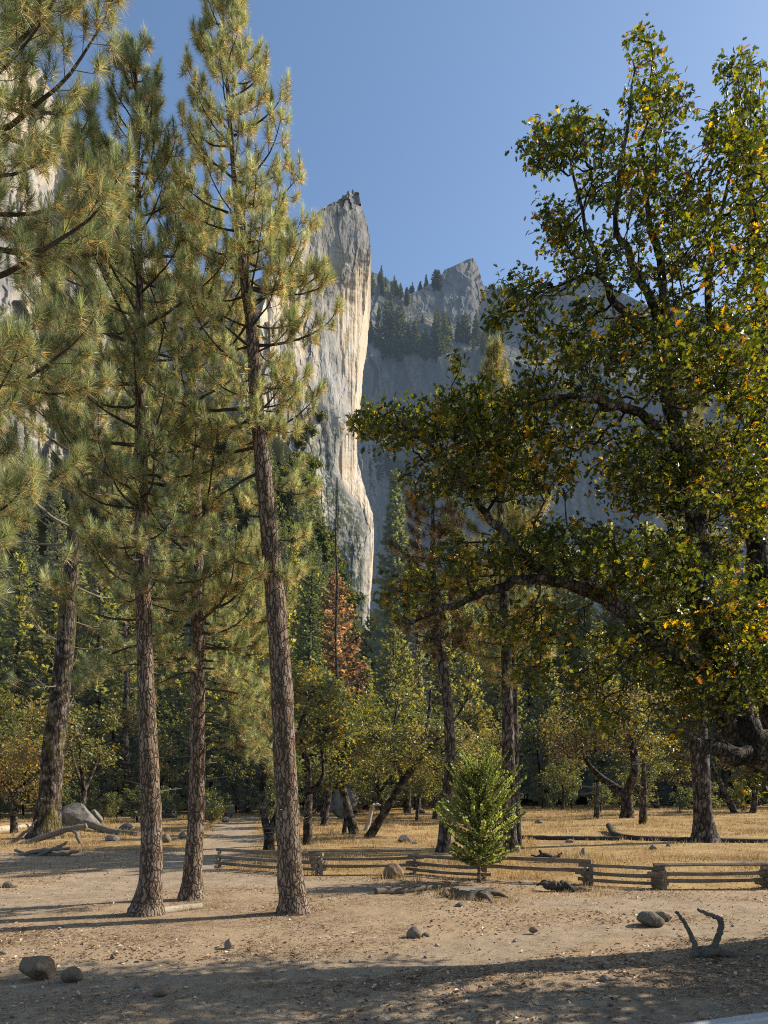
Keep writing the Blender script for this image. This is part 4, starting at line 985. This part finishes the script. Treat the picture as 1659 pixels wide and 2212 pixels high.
for k in range(20):
    px = R.uniform(876, 948); ridge_tree(px, interp(PEAK_SKY, px)+R.uniform(8, 20), R.uniform(22, 38), rl[2], 1085)
for px, py, hp in ((800, 745, 70), (818, 752, 72), (836, 764, 100), (852, 760, 70), (868, 775, 104), (880, 770, 78), (900, 775, 98), (912, 782, 84), (924, 775, 80), (938, 778, 104), (952, 772, 72), (968, 765, 92), (985, 757, 70), (998, 755, 98), (1012, 755, 84), (1030, 752, 78), (1046, 750, 60)):
    ridge_tree(px+R.uniform(-9, 9), py+R.uniform(-22, 8), hp*R.uniform(.55, 1.12), rl[1])
for k in range(26):
    px = R.uniform(795, 1050); sk = interp(RIDGE_SKY, px); ridge_tree(px, R.uniform(sk+20, max(sk+30, 740)), R.uniform(24, 55), rl[1])
for k in range(24):
    px = R.uniform(1050, 1420); sk = interp(RIDGE_SKY, px); ridge_tree(px, sk+R.uniform(0, 30), R.uniform(28, 60), rl[3])
for k in range(10):
    px = R.uniform(1045, 1240); ridge_tree(px, interp(PEAK_SKY, px)+8, R.uniform(12, 26), rl[3], 1085)
for k in range(20):
    ridge_tree(R.uniform(786, 930), R.uniform(1010, 1130), R.uniform(45, 80), 'bluish fir at the foot of the shaded wall right of the spire')
for k in range(16):
    ridge_tree(R.uniform(1040, 1420), R.uniform(840, 1000), R.uniform(20, 42), rl[3])
for px, py, hp in ((752, 418, 9), (741, 428, 10), (722, 440, 7), (762, 414, 8)):
    Y = 372; p = P(px, py+3, Y); pr, ph = far_protos[1]; o = copy_thing(pr, p, px, hp*Y/F/ph, 'tiny tree clinging to the summit of the spire', 1.4); o['group'] = 'stunted trees on the spire summit'

# ------------------------------------------------------------------ young cedar by the fence
l = onground(1035, 1906)
conifer('young_cedar', 'bushy young bright green cedar in front of the rail fence', l, 2.9, 1.28, 501, [(.15, .175, .07), (.20, .225, .095), (.095, .12, .05), (.28, .30, .145)], 'cedar', None, .055, 36, .15, .12, 'bushy', 'bark', 'cedar', .1)

# ------------------------------------------------------------------ rocks
def rock(name, label, px, py, wpx, hpx, seed, mat='rock', group=None, sharp=.5, sink=.15, Y=None, cat='rock', rz=0.):
    p = onground(px, py)
    Y = p[1]; w = wpx*Y/F/2; h = hpx*Y/F
    bm = bmesh.new(); bmesh.ops.create_icosphere(bm, subdivisions=4 if wpx > 40 else 3, radius=1)
    V = np.array([v.co[:] for v in bm.verts]); Fc = np.array([[v.index for v in f.verts] for f in bm.faces]); bm.free()
    rng = np.random.default_rng(seed)
    for k in range(int(6+14*sharp)):
        n = unit(rng.normal(0, 1, 3)); d = rng.uniform(.45, .85) if sharp > .6 else rng.uniform(.62, .92) if sharp > .3 else rng.uniform(.8, .95)
        t = V@n; V = V-np.outer(np.clip(t-d, 0, None), n)*.92
    V *= (1+.10*fbm(V*1.7+seed, 3, seed)+.03*fbm(V*6, 3, seed+2))[:, None]
    V[:, :2] *= (1.12-.28*V[:, 2:3]); V = V/np.abs(V).max(0); ca, sa = math.cos(rz), math.sin(rz)
    S = V*np.array([w, w*rng.uniform(.7, .95), h*.64]); S = np.stack([S[:, 0]*ca-S[:, 1]*sa, S[:, 0]*sa+S[:, 1]*ca, S[:, 2]], 1)
    S[:, 2] += h*.36
    m = MB(); m.add(S+p, Fc); o = m.build(name, M[mat], None, p, sharp < .35)
    return tag(o, label, cat, group)

rock('boulder', 'blocky brown rock at the lower left, bigger of two beside each other', 86, 2112, 84, 50, 91, 'tanrock', None, .8, rz=.3)
rock('stone', 'low rounded stone touching the blocky brown rock at lower left', 156, 2118, 48, 27, 2, 'tanrock', None, .2)
rock('stone', 'half buried dark stone in the shadowed dirt at lower left', 346, 2150, 32, 19, 3, 'tanrock', None, .3)
rock('stone', 'small upright pale stone alone on the litter below the pines', 494, 2052, 26, 24, 4, 'rock', None, .4)
rock('stone', 'egg shaped pale stone in the sun at middle of the clearing', 895, 2022, 35, 25, 5, 'rock', None, .05)
rock('stone', 'small flat stone tucked against the egg shaped stone', 921, 2019, 20, 10, 6, 'rock', None, .3)
rock('boulder', 'rounded granite boulder in a fringe of dry grass at right', 1402, 1994, 62, 30, 57, 'rock', None, .45)
rock('boulder', 'boulder tucked behind the rounded granite boulder', 1430, 1986, 42, 22, 58, 'rock', None, .45)
rock('boulder', 'reddish tan boulder leaning on the rail fence', 850, 1895, 46, 33, 9, 'tanrock', None, .3)
rock('stone', 'dark brown flat stone between the egg stone and the grassy boulder', 1153, 2010, 22, 12, 10, 'tanrock', None, .4)
rock('stone', 'pale stone in front of the flat stump', 993, 1958, 20, 10, 11, 'rock', None, .3)
rock('stone', 'pale stone lying in the dark shade near the bottom right', 1306, 2116, 22, 14, 12, 'rock', None, .3)
rock('stone', 'pale upright stone leaning on the left side of the stump', 962, 1934, 18, 18, 13, 'rock', None, .4)
rock('stone', 'small stone at the left edge of the litter', 8, 2062, 18, 8, 14, 'rock', None, .3)
rock('stone', 'small dark stone above the blocky brown rock', 244, 2076, 12, 8, 15, 'tanrock', None, .3)
rock('boulder', 'angular grey boulder behind the mossy trunk', 172, 1786, 92, 54, 16, 'boulder', None, .7)
rock('boulder', 'dark grey boulder leaning on the angular one by the mossy trunk', 204, 1782, 42, 34, 17, 'boulder', None, .7)
rock('boulder', 'tall grey boulder beside the far end of the trail', 466, 1766, 56, 54, 18, 'boulder', None, .7)
rock('boulder', 'pointed boulder right of the tall grey boulder by the trail', 497, 1765, 24, 30, 19, 'boulder', None, .7)
rock('boulder', 'big sloping grey boulder in the trees behind the yellow green oak', 740, 1768, 70, 74, 20, 'boulder', None, .8)
rock('stone', 'round stone on the left edge of the trail between two trunks', 359, 1820, 22, 20, 21, 'rock', None, .15)
rock('stone', 'grey stone on the trail edge beside the slim pine', 394, 1812, 18, 16, 22, 'boulder', None, .4)
rock('stone', 'low dark stone at the bend of the trail', 488, 1776, 20, 12, 23, 'boulder', None, .4)
rock('stone', 'wide low stone in the grass left of the straight pine', 272, 1792, 30, 16, 24, 'boulder', None, .5)
rock('stone', 'pale stone pile at the left edge of the trail', 22, 1918, 34, 14, 25, 'rock', None, .6)
rock('stone', 'dark stone in the grass by the fallen log at left', 245, 1816, 36, 14, 26, 'boulder', None, .5)
rock('stone', 'low grey stone behind the slim pine trunk', 366, 1766, 44, 12, 27, 'boulder', None, .5)
for k, (px, py, w, h, lb) in enumerate(((908, 1757, 22, 12, 'dark stone in the far grass left of the cedar'), (887, 1752, 14, 7, 'small stone in the far grass beyond the leaning oak'), (1164, 1778, 18, 9, 'low stone in the grass right of the cedar'), (873, 1818, 34, 16, 'tan rock in the grass just left of the cedar'),
                                        (1230, 1819, 20, 8, 'dark stone in front of the long meadow log'), (1410, 1836, 18, 13, 'pale stone in the grass left of the stout dark pine'), (1444, 1828, 10, 7, 'pale pebble beside the stout dark pine'), (1260, 1852, 14, 22, 'upright broken stone in the grass behind the fence'),
                                        (895, 1822, 14, 5, 'flat stone in the grass near the withered pine'))):
    rock('meadow_stone', lb, px, py, w, h, 40+k, 'boulder', 'stones in the meadow grass', .4)

# ------------------------------------------------------------------ logs, stumps and dead wood
def stick(name, label, pts_px, w0, w1, mat='log', cat='log', seed=0, group=None, lift=.5, sides=10, rough=.18):
    """a fallen trunk or bough lying on the ground along picture points (x, y, height above the ground)"""
    pts = np.array([onground(a, b) for a, b, *_ in pts_px]); hh = np.array([(q[2] if len(q) > 2 else 0.) for q in pts_px])
    s = pts[:, 1].mean()/F
    n = 26; c = smooth_line(pts, n); c[:, 2] = gz(c[:, 0], c[:, 1])
    r = np.linspace(w0*s/2, w1*s/2, n); c[:, 2] += r*lift+np.interp(np.linspace(0, 1, n), np.linspace(0, 1, len(hh)), hh)
    base = np.array([*c[0][:2], gz(c[0][0], c[0][1])[0]]); m = MB(); m.tube(c, r, sides, None, True, rough, seed)
    return m, base
def log(*a, **k):
    m, base = stick(*a, **k); o = m.build(a[0], M[k.get('mat', 'log')], None, base, True); return tag(o, a[1], k.get('cat', 'log'), k.get('group'))

log('fallen_log', 'dark log lying on the dirt left of the flat stump', [(812, 1932), (880, 1926), (960, 1914)], 17, 11, mat='log', seed=1)
log('pale_log', 'short pale barkless log on the ground between the pines', [(352, 1970), (395, 1964), (436, 1960)], 18, 17, mat='bleached', seed=2)
log('fallen_log', 'long dark log across the meadow between the cedar and the stout pine', [(1120, 1812), (1230, 1814), (1337, 1816)], 13, 11, mat='char', seed=3)
log('fallen_log', 'long low log running to the right edge behind the stout pine', [(1315, 1795, .22), (1345, 1812), (1500, 1818), (1800, 1824)], 15, 11, mat='char', seed=4)
log('fallen_log', 'bleached fallen trunk in the grass left of the straight pine', [(186, 1792, .25), (240, 1800), (302, 1806)], 18, 11, mat='dead', seed=5)
log('fallen_log', 'pale rotten log at the left edge behind the mossy trunk', [(-90, 1806), (0, 1796), (62, 1786)], 22, 12, mat='bleached', seed=6)
log('fallen_log', 'thin pale pole lying in the far grass right of the cedar', [(1142, 1738), (1165, 1741), (1216, 1744)], 5, 3, mat='dead', seed=7)
def deadwood(name, label, px, py, boughs, mat, cat='dead wood', seed=0):
    base = onground(px, py); root_m = MB(); s = base[1]/F; rng = np.random.default_rng(seed)
    for bgh in boughs:
        a = np.array([base+np.array([(x-px)*s, dy, (py-y)*s]) for x, y, dy, w in bgh]); n = 5*len(bgh)
        a = smooth_line(a, n); a[1:-1] += rng.normal(0, .008, (n-2, 3))*min(3, s*120)
        r = np.interp(np.linspace(0, 1, n), np.linspace(0, 1, len(bgh)), [w*s/2 for *_, w in bgh]); root_m.tube(a, r, 9, None, True, .2, seed)
    o = root_m.build(name, M[mat], None, base, True); return tag(o, label, cat)
deadwood('forked_branch', 'grey forked dead branch with two upright prongs at the lower right', 1522, 2062, [[(1496, 2056, .02, 22), (1520, 2052, 0, 30), (1550, 2052, 0, 20), (1575, 2056, -.03, 14), (1604, 2062, -.05, 6)], [(1502, 2050, 0, 13), (1499, 2030, 0, 11), (1486, 1998, .05, 9), (1472, 1974, .08, 7), (1464, 1968, .1, 5)],
         [(1535, 2048, 0, 16), (1548, 2030, 0, 14), (1555, 2005, 0, 13), (1556, 1984, 0, 12), (1545, 1976, 0, 9), (1525, 1968, .03, 8), (1509, 1961, .05, 5)]], 'log', 'dead branch', 3)
deadwood('root_snag', 'dark twisted root wood on the ground in front of the fence', 1220, 1924, [[(1172, 1912, 0, 14), (1195, 1912, 0, 22), (1215, 1916, 0, 20), (1240, 1920, 0, 14), (1275, 1922, -.1, 8)], [(1205, 1916, -.05, 14), (1220, 1908, 0, 14), (1235, 1922, -.2, 8)], [(1190, 1912, 0, 10), (1180, 1906, .2, 8), (1165, 1914, .3, 4)]], 'char', seed=4)
deadwood('dead_branches', 'tangle of dark dead boughs in the grass behind the fence', 1185, 1862, [[(1160, 1852, 0, 8), (1178, 1846, 0, 12), (1198, 1852, 0, 9), (1216, 1842, .1, 4)], [(1172, 1848, 0, 8), (1166, 1836, 0, 5)], [(1190, 1850, 0, 7), (1205, 1862, -.3, 4), (1222, 1864, -.4, 2)], [(1150, 1848, .2, 4), (1175, 1856, 0, 6), (1190, 1866, -.3, 3)]], 'char', seed=5)
deadwood('fallen_bough', 'grey bough propped in an arch left of the straight pine', 170, 1822, [[(0, 1842, -.3, 16), (60, 1822, -.1, 14), (130, 1798, 0, 13), (185, 1784, .1, 12)], [(160, 1792, 0, 9), (178, 1815, -.3, 7), (196, 1842, -.6, 4)], [(0, 1832, .3, 9), (50, 1800, .2, 7), (78, 1772, 0, 3)]], 'dead', 'dead branch', 6)
deadwood('brush_pile', 'heap of broken grey branches at the foot of the mossy trunk', 100, 1848, [[(30, 1850, 0, 8), (90, 1836, 0, 10), (150, 1832, 0, 6)], [(60, 1842, .3, 9), (120, 1846, 0, 11), (175, 1838, -.2, 5)], [(80, 1850, -.3, 6), (130, 1826, .1, 7), (140, 1818, .2, 3)], [(20, 1838, .4, 7), (70, 1848, 0, 8), (115, 1852, -.4, 4)]], 'dead', seed=7)
deadwood('white_snag', 'white broken stump leaning beside the leaning oak', 792, 1795, [[(790, 1798, .1, 11), (797, 1772, .1, 9), (803, 1748, .1, 9), (812, 1738, .1, 5), (822, 1741, .1, 4)]], 'bleached', 'dead tree', 8)

def stump():
    p = onground(1022, 1934); s = p[1]/F; root = thing('tree_stump', 'wide flat sawn stump with roots between the dark log and the cedar', 'stump', p)
    n = 40; a = np.arange(n)*2*PI/n; rng = np.random.default_rng(3)
    prof = 1+.16*np.sin(3*a+1)+.10*np.sin(5*a)+.05*rng.normal(0, 1, n)
    rings = [(1.22, -.05), (1.08, .02), (.97, .07), (.94, .13), (.91, .155)]
    V = np.vstack([np.stack([np.cos(a)*prof*.47*k, np.sin(a)*prof*.40*k, np.full(n, h)+.012*rng.normal(0, 1, n)], 1) for k, h in rings])+p
    m = MB(); f = np.array([(r*n+i, r*n+(i+1) % n, (r+1)*n+(i+1) % n, (r+1)*n+i) for r in range(4) for i in range(n)]); m.add(V, f)
    for q in ((0.9, .55), (-.2, .4), (2.6, .5), (-1.2, .45)):
        e = np.array([math.cos(q[0]), math.sin(q[0]), 0]); m.tube(np.array([p+e*.34+[0, 0, .06], p+e*(.34+q[1]*.6)+[0, 0, .05], p+e*(.4+q[1])+[0, 0, -.04]]), [.075, .05, .02], 8, None, True, .2, 3)
    m.build('bark', M['log'], root, p, True)
    t = MB(); vt = np.vstack([p+[0, 0, .17], V[-n:]+np.array([0, 0, .012])]); t.add(vt, np.array([(0, 1+i, 1+(i+1) % n) for i in range(n)])); t.build('cut_face', M['dead'], root, p)
stump()

# ------------------------------------------------------------------ split rail fence
def fence():
    rng = np.random.default_rng(12)
    nodes = [(475, 1876), (685, 1890), (895, 1888), (1045, 1898), (1265, 1910), (1422, 1920), (1655, 1918), (1900, 1916)]
    Pn = [onground(*q) for q in nodes]
    base = Pn[3]; root = thing('split_rail_fence', 'low weathered zigzag split rail fence edging the dry meadow', 'fence', base)
    hs = [.12, .29, .46]
    for k in range(len(Pn)-1):
        a, b = Pn[k], Pn[k+1]; d = unit(b-a); off = (.0 if k % 2 == 0 else .085)
        for j, h in enumerate(hs):
            if k == 3 and j == 0: continue
            e0, e1 = a-d*rng.uniform(.1, .28), b+d*rng.uniform(.1, .28)
            n = 16; t = np.linspace(0, 1, n)[:, None]; pts = e0+(e1-e0)*t
            g0, g1 = gz(*a[:2])[0], gz(*b[:2])[0]
            pts[:, 2] = (g0+(g1-g0)*t[:, 0])+h*(1.28 if k < 2 else 1.06)+off+rng.normal(0, .012)-.03*np.sin(PI*t[:, 0])*(j < 2)
            pts[:, 1] += .02*np.sin(t[:, 0]*5+k)+rng.normal(0, .015)
            m = MB(); m.tube(pts, rng.uniform(.058, .076)*(1+.08*np.sin(np.linspace(0, 7, n)+j)), 6, None, True, .2, k*7+j, flat=(1, .8)); m.build('rail', M['rail'], root, base)
    for k, p in enumerate(Pn):
        g0 = gz(*p[:2])[0]
        for j, h in enumerate((.05, .21, .375)):            # short cross blocks that carry the rails
            h *= 1.28 if k < 2 else 1.06
            an = PI/2+rng.normal(0, .25); e = np.array([math.cos(an), math.sin(an), 0])*.2; c = np.array([p[0], p[1], g0+h])
            m = MB(); m.tube(np.array([c-e, c-e*.3, c+e*.3, c+e]), [.048, .052, .05, .046], 6, None, True, .2, k+j*3); m.build('spacer_block', M['rail'], root, base)
        if k in (1, 4, 5, 6):
            m = MB(); m.tube(np.array([[p[0]+.11, p[1]-.1, g0-.1], [p[0]+.11, p[1]-.1, g0+.2], [p[0]+.10, p[1]-.1, g0+.47]]), [.065, .06, .055], 7, None, True, .2, k); m.build('post', M['rail'], root, base)
fence()

# ------------------------------------------------------------------ kerb at the road
def kerb():
    a, b = P(1380, 2216, 7.05), P(1672, 2184, 7.5)
    def gp(px, py): 
        Y = (CAMZ-.12)*F/(py-HY); return np.array([(px-CX)*Y/F, Y])
    l = np.array([gp(1300, 2235), gp(1420, 2216), gp(1540, 2200), gp(1660, 2184), gp(1800, 2172), gp(2200, 2150)])
    l3 = smooth_line(np.column_stack([l, np.zeros(len(l))]), 40)[:, :2]
    t = unit(np.gradient(l3, axis=0)); nrm = np.stack([t[:, 1], -t[:, 0]], 1)
    z = gz(l3[:, 0], l3[:, 1])
    prof = [(0, -.1), (0, .10), (.02, .12), (.15, .12), (.17, .10), (.17, -.1)]
    V = np.concatenate([np.column_stack([l3+nrm*o, z*0+h]) for o, h in prof], 0); n = len(l3)
    f = np.array([(r*n+i, r*n+i+1, (r+1)*n+i+1, (r+1)*n+i) for r in range(5) for i in range(n-1)])
    m = MB(); m.add(V, f); o = m.build('kerb', M['kerb']); tag(o, 'pale concrete kerb cutting the bottom right corner', None, None, 'structure')
kerb()

# ------------------------------------------------------------------ grass, litter, pebbles (stuff)
def scatter_grass():
    rng = np.random.default_rng(77); N = 110000
    Y = 14+72*rng.random(N)**1.7; x = (rng.random(N)*2-1)*(Y*.62+2)
    b, gr, li, far = masks(x, Y)
    for a_, b_, r_ in ((1402, 1994, .75), (1428, 1988, .6), (635, 1975, .5), (413, 1944, .6), (315, 1975, .45), (1022, 1936, .9), (1100, 1925, 1.1), (1220, 1926, .8), (850, 1898, .7), (84, 2112, .35)):
        g_ = onground(a_, b_); gr = np.maximum(gr, .75*np.exp(-((x-g_[0])**2+(Y-g_[1])**2)/r_**2))
    cl = fbm(np.stack([x, Y, 0*x], 1)*.45, 3, 90)
    keep = rng.random(N) < np.clip(gr*(1-far)*(.55+.9*cl)+.03*li, 0, 1)
    x, Y = x[keep], Y[keep]; n = len(x)
    nb = 4
    x = np.repeat(x, nb)+rng.normal(0, .07, n*nb); Y = np.repeat(Y, nb)+rng.normal(0, .07, n*nb); n = len(x)
    z = gz(x, Y)
    tall = .5+.5*np.clip(fbm(np.stack([x, Y, 0*x], 1)*.8, 2, 95)*2, -1, 1)
    h = (.05+.34*tall**2*rng.random(n))*np.where(Y < 20, .8, 1.0)
    d = rng.normal(0, .38, (n, 3)); d[:, 2] = 1; d = unit(d)
    w = (.0035+.00028*Y)[:, None]; an = rng.random(n)*PI; sd = np.stack([np.cos(an), np.sin(an), 0*an], 1)*w
    p = np.stack([x, Y, z-.01], 1)
    V = np.stack([p-sd, p+sd, p+d*h[:, None]], 1).reshape(-1, 3)
    pal = np.array([(.48, .37, .20), (.56, .46, .28), (.39, .28, .14), (.45, .31, .17), (.27, .17, .09)])
    c = np.repeat(pal[rng.integers(0, 5, n)]*rng.uniform(.7, 1.2, (n, 1))*(1+.55*fbm(np.stack([x, Y, 0*x], 1)*.5, 3, 99))[:, None], 3, 0)
    m = MB(); m.add(V, np.arange(len(V)).reshape(-1, 3), c); o = m.build('dry_grass', M['grass']); tag(o, 'golden dry grass covering the meadow behind the fence', 'grass', None, 'stuff')

def scatter_litter():
    rng = np.random.default_rng(78); N = 52000
    Y = 6.6+26*rng.random(N)**1.5; x = (rng.random(N)*2-1)*(Y*.6+1)
    b, gr, li, far = masks(x, Y)
    cl = fbm(np.stack([x, Y, 0*x], 1)*.6, 3, 92)
    keep = rng.random(N) < np.clip(li*(.42+1.7*cl)+.07*b+.25*gr, 0, 1); x, Y = x[keep], Y[keep]; n = len(x)
    p = np.stack([x, Y, gz(x, Y)+.012-.03*b[keep]], 1)
    pal = np.array([(.35, .23, .13), (.46, .34, .22), (.26, .15, .08), (.58, .47, .34), (.15, .085, .05)])
    m = MB(); add_leaves(m, p, rng.uniform(.025, .085, n), pal[rng.integers(0, 5, n)]*rng.uniform(.7, 1.2, (n, 1)), rng, 'simple', 1.6)
    # fallen needles and bits of twig
    K = 110000; Y = 6.6+16*rng.random(K)**1.4; x = (rng.random(K)*2-1)*(Y*.6+1); b, gr, li, far = masks(x, Y)
    kp = rng.random(K) < np.clip(li*(.5+1.6*fbm(np.stack([x, Y, 0*x], 1)*.8, 3, 93))+.10*b, 0, 1); x, Y, bb = x[kp], Y[kp], b[kp]; K = len(x)
    a = rng.random(K)*PI; L = rng.uniform(.05, .17, K)/2; e = np.stack([np.cos(a)*L, np.sin(a)*L, rng.normal(0, .12, K)*L], 1); s = np.stack([-np.sin(a), np.cos(a), 0*a], 1)*rng.uniform(.002, .0045, (K, 1))
    p = np.stack([x, Y, gz(x, Y)+.010-.03*bb], 1)
    V = np.stack([p-e-s, p+e-s, p+e+s, p-e+s], 1).reshape(-1, 3)
    m.add(V, np.arange(len(V)).reshape(-1, 4), np.repeat(pal[rng.integers(0, 5, K)]*rng.uniform(.55, 1.15, (K, 1)), 4, 0))
    o = m.build('leaf_litter', M['litter']); tag(o, 'fallen brown leaves and pine needles scattered on the bare ground', 'leaf litter', None, 'stuff')

def scatter_pebbles():
    rng = np.random.default_rng(79); N = 1500
    Y = 6.8+22*rng.random(N)**1.4; x = (rng.random(N)*2-1)*(Y*.6+1)
    z = gz(x, Y); bm = bmesh.new(); bmesh.ops.create_icosphere(bm, subdivisions=1, radius=1); V0 = np.array([v.co[:] for v in bm.verts]); F0 = np.array([[v.index for v in f.verts] for f in bm.faces]); bm.free()
    s = np.minimum(.008*(1-rng.random(N))**-.55, .04)
    V = np.stack([x, Y, z-.02], 1)[:, None]+V0[None]*rng.uniform(.7, 1.15, (N, len(V0), 1))*(s[:, None]*np.stack([rng.uniform(.8, 1.3, N), rng.uniform(.8, 1.3, N), rng.uniform(.5, .9, N)], 1))[:, None]
    f = (np.arange(N)[:, None, None]*len(V0)+F0[None]).reshape(-1, 3)
    c = np.repeat(np.array([(.30, .25, .2)])*rng.uniform(.5, 1.5, (N, 1)), len(V0), 0)
    m = MB(); m.add(V.reshape(-1, 3), f, c); o = m.build('gravel', M['litter'], smooth=True); tag(o, 'small pebbles strewn over the dirt', 'gravel', None, 'stuff')
scatter_grass(); scatter_litter(); scatter_pebbles()

# ------------------------------------------------------------------ light, sky, camera
EL, AZ = math.radians(35), math.radians(70)
sd = Vector((math.sin(AZ)*math.cos(EL), math.cos(AZ)*math.cos(EL), math.sin(EL)))
sl = bpy.data.lights.new('sun', 'SUN'); sl.energy = 7.5; sl.angle = math.radians(.53); sl.color = (1, .92, .78)
so = bpy.data.objects.new('sun', sl); COL.objects.link(so); so.rotation_euler = (-sd).to_track_quat('-Z', 'Y').to_euler(); so.location = (40, 30, 60)
w = bpy.data.worlds.new('World'); C.world = w; w.use_nodes = True; nt = w.node_tree; nt.nodes.clear()
sk = nt.nodes.new('ShaderNodeTexSky'); sk.sky_type = 'NISHITA'; sk.sun_disc = False; sk.sun_elevation = EL; sk.sun_rotation = AZ; sk.altitude = 400; sk.air_density = 1.0; sk.dust_density = 1.1; sk.ozone_density = 1.9
bg = nt.nodes.new('ShaderNodeBackground'); bg.inputs[1].default_value = .15; ow = nt.nodes.new('ShaderNodeOutputWorld')
tn = nt.nodes.new('ShaderNodeMix'); tn.data_type = 'RGBA'; tn.blend_type = 'MULTIPLY'; tn.inputs[0].default_value = 1; tn.inputs[7].default_value = (1.22, 1.29, 1.29, 1)
nt.links.new(sk.outputs[0], tn.inputs[6]); nt.links.new(tn.outputs[2], bg.inputs[0]); nt.links.new(bg.outputs[0], ow.inputs[0])
cam = bpy.data.cameras.new('camera'); cam.sensor_fit = 'VERTICAL'; cam.sensor_height = 36; cam.lens = 36*F/2212; cam.shift_y = (HY-1106)/2212
cam.clip_end = 6000; cam.clip_start = .05
co = bpy.data.objects.new('camera', cam); COL.objects.link(co); co.location = (0, 0, CAMZ); co.rotation_euler = (PI/2, 0, 0); C.camera = co
C.render.engine = 'CYCLES'; C.view_settings.view_transform = 'Standard'; C.view_settings.look = 'None'; C.view_settings.exposure = 0; C.view_settings.gamma = 1
C.cycles.max_bounces = 5; C.cycles.diffuse_bounces = 3; C.cycles.glossy_bounces = 2; C.cycles.transmission_bounces = 3; C.cycles.caustics_reflective = False
C.cycles.sample_clamp_indirect = 3; C.cycles.filter_width = 1.1; C.cycles.use_denoising = False
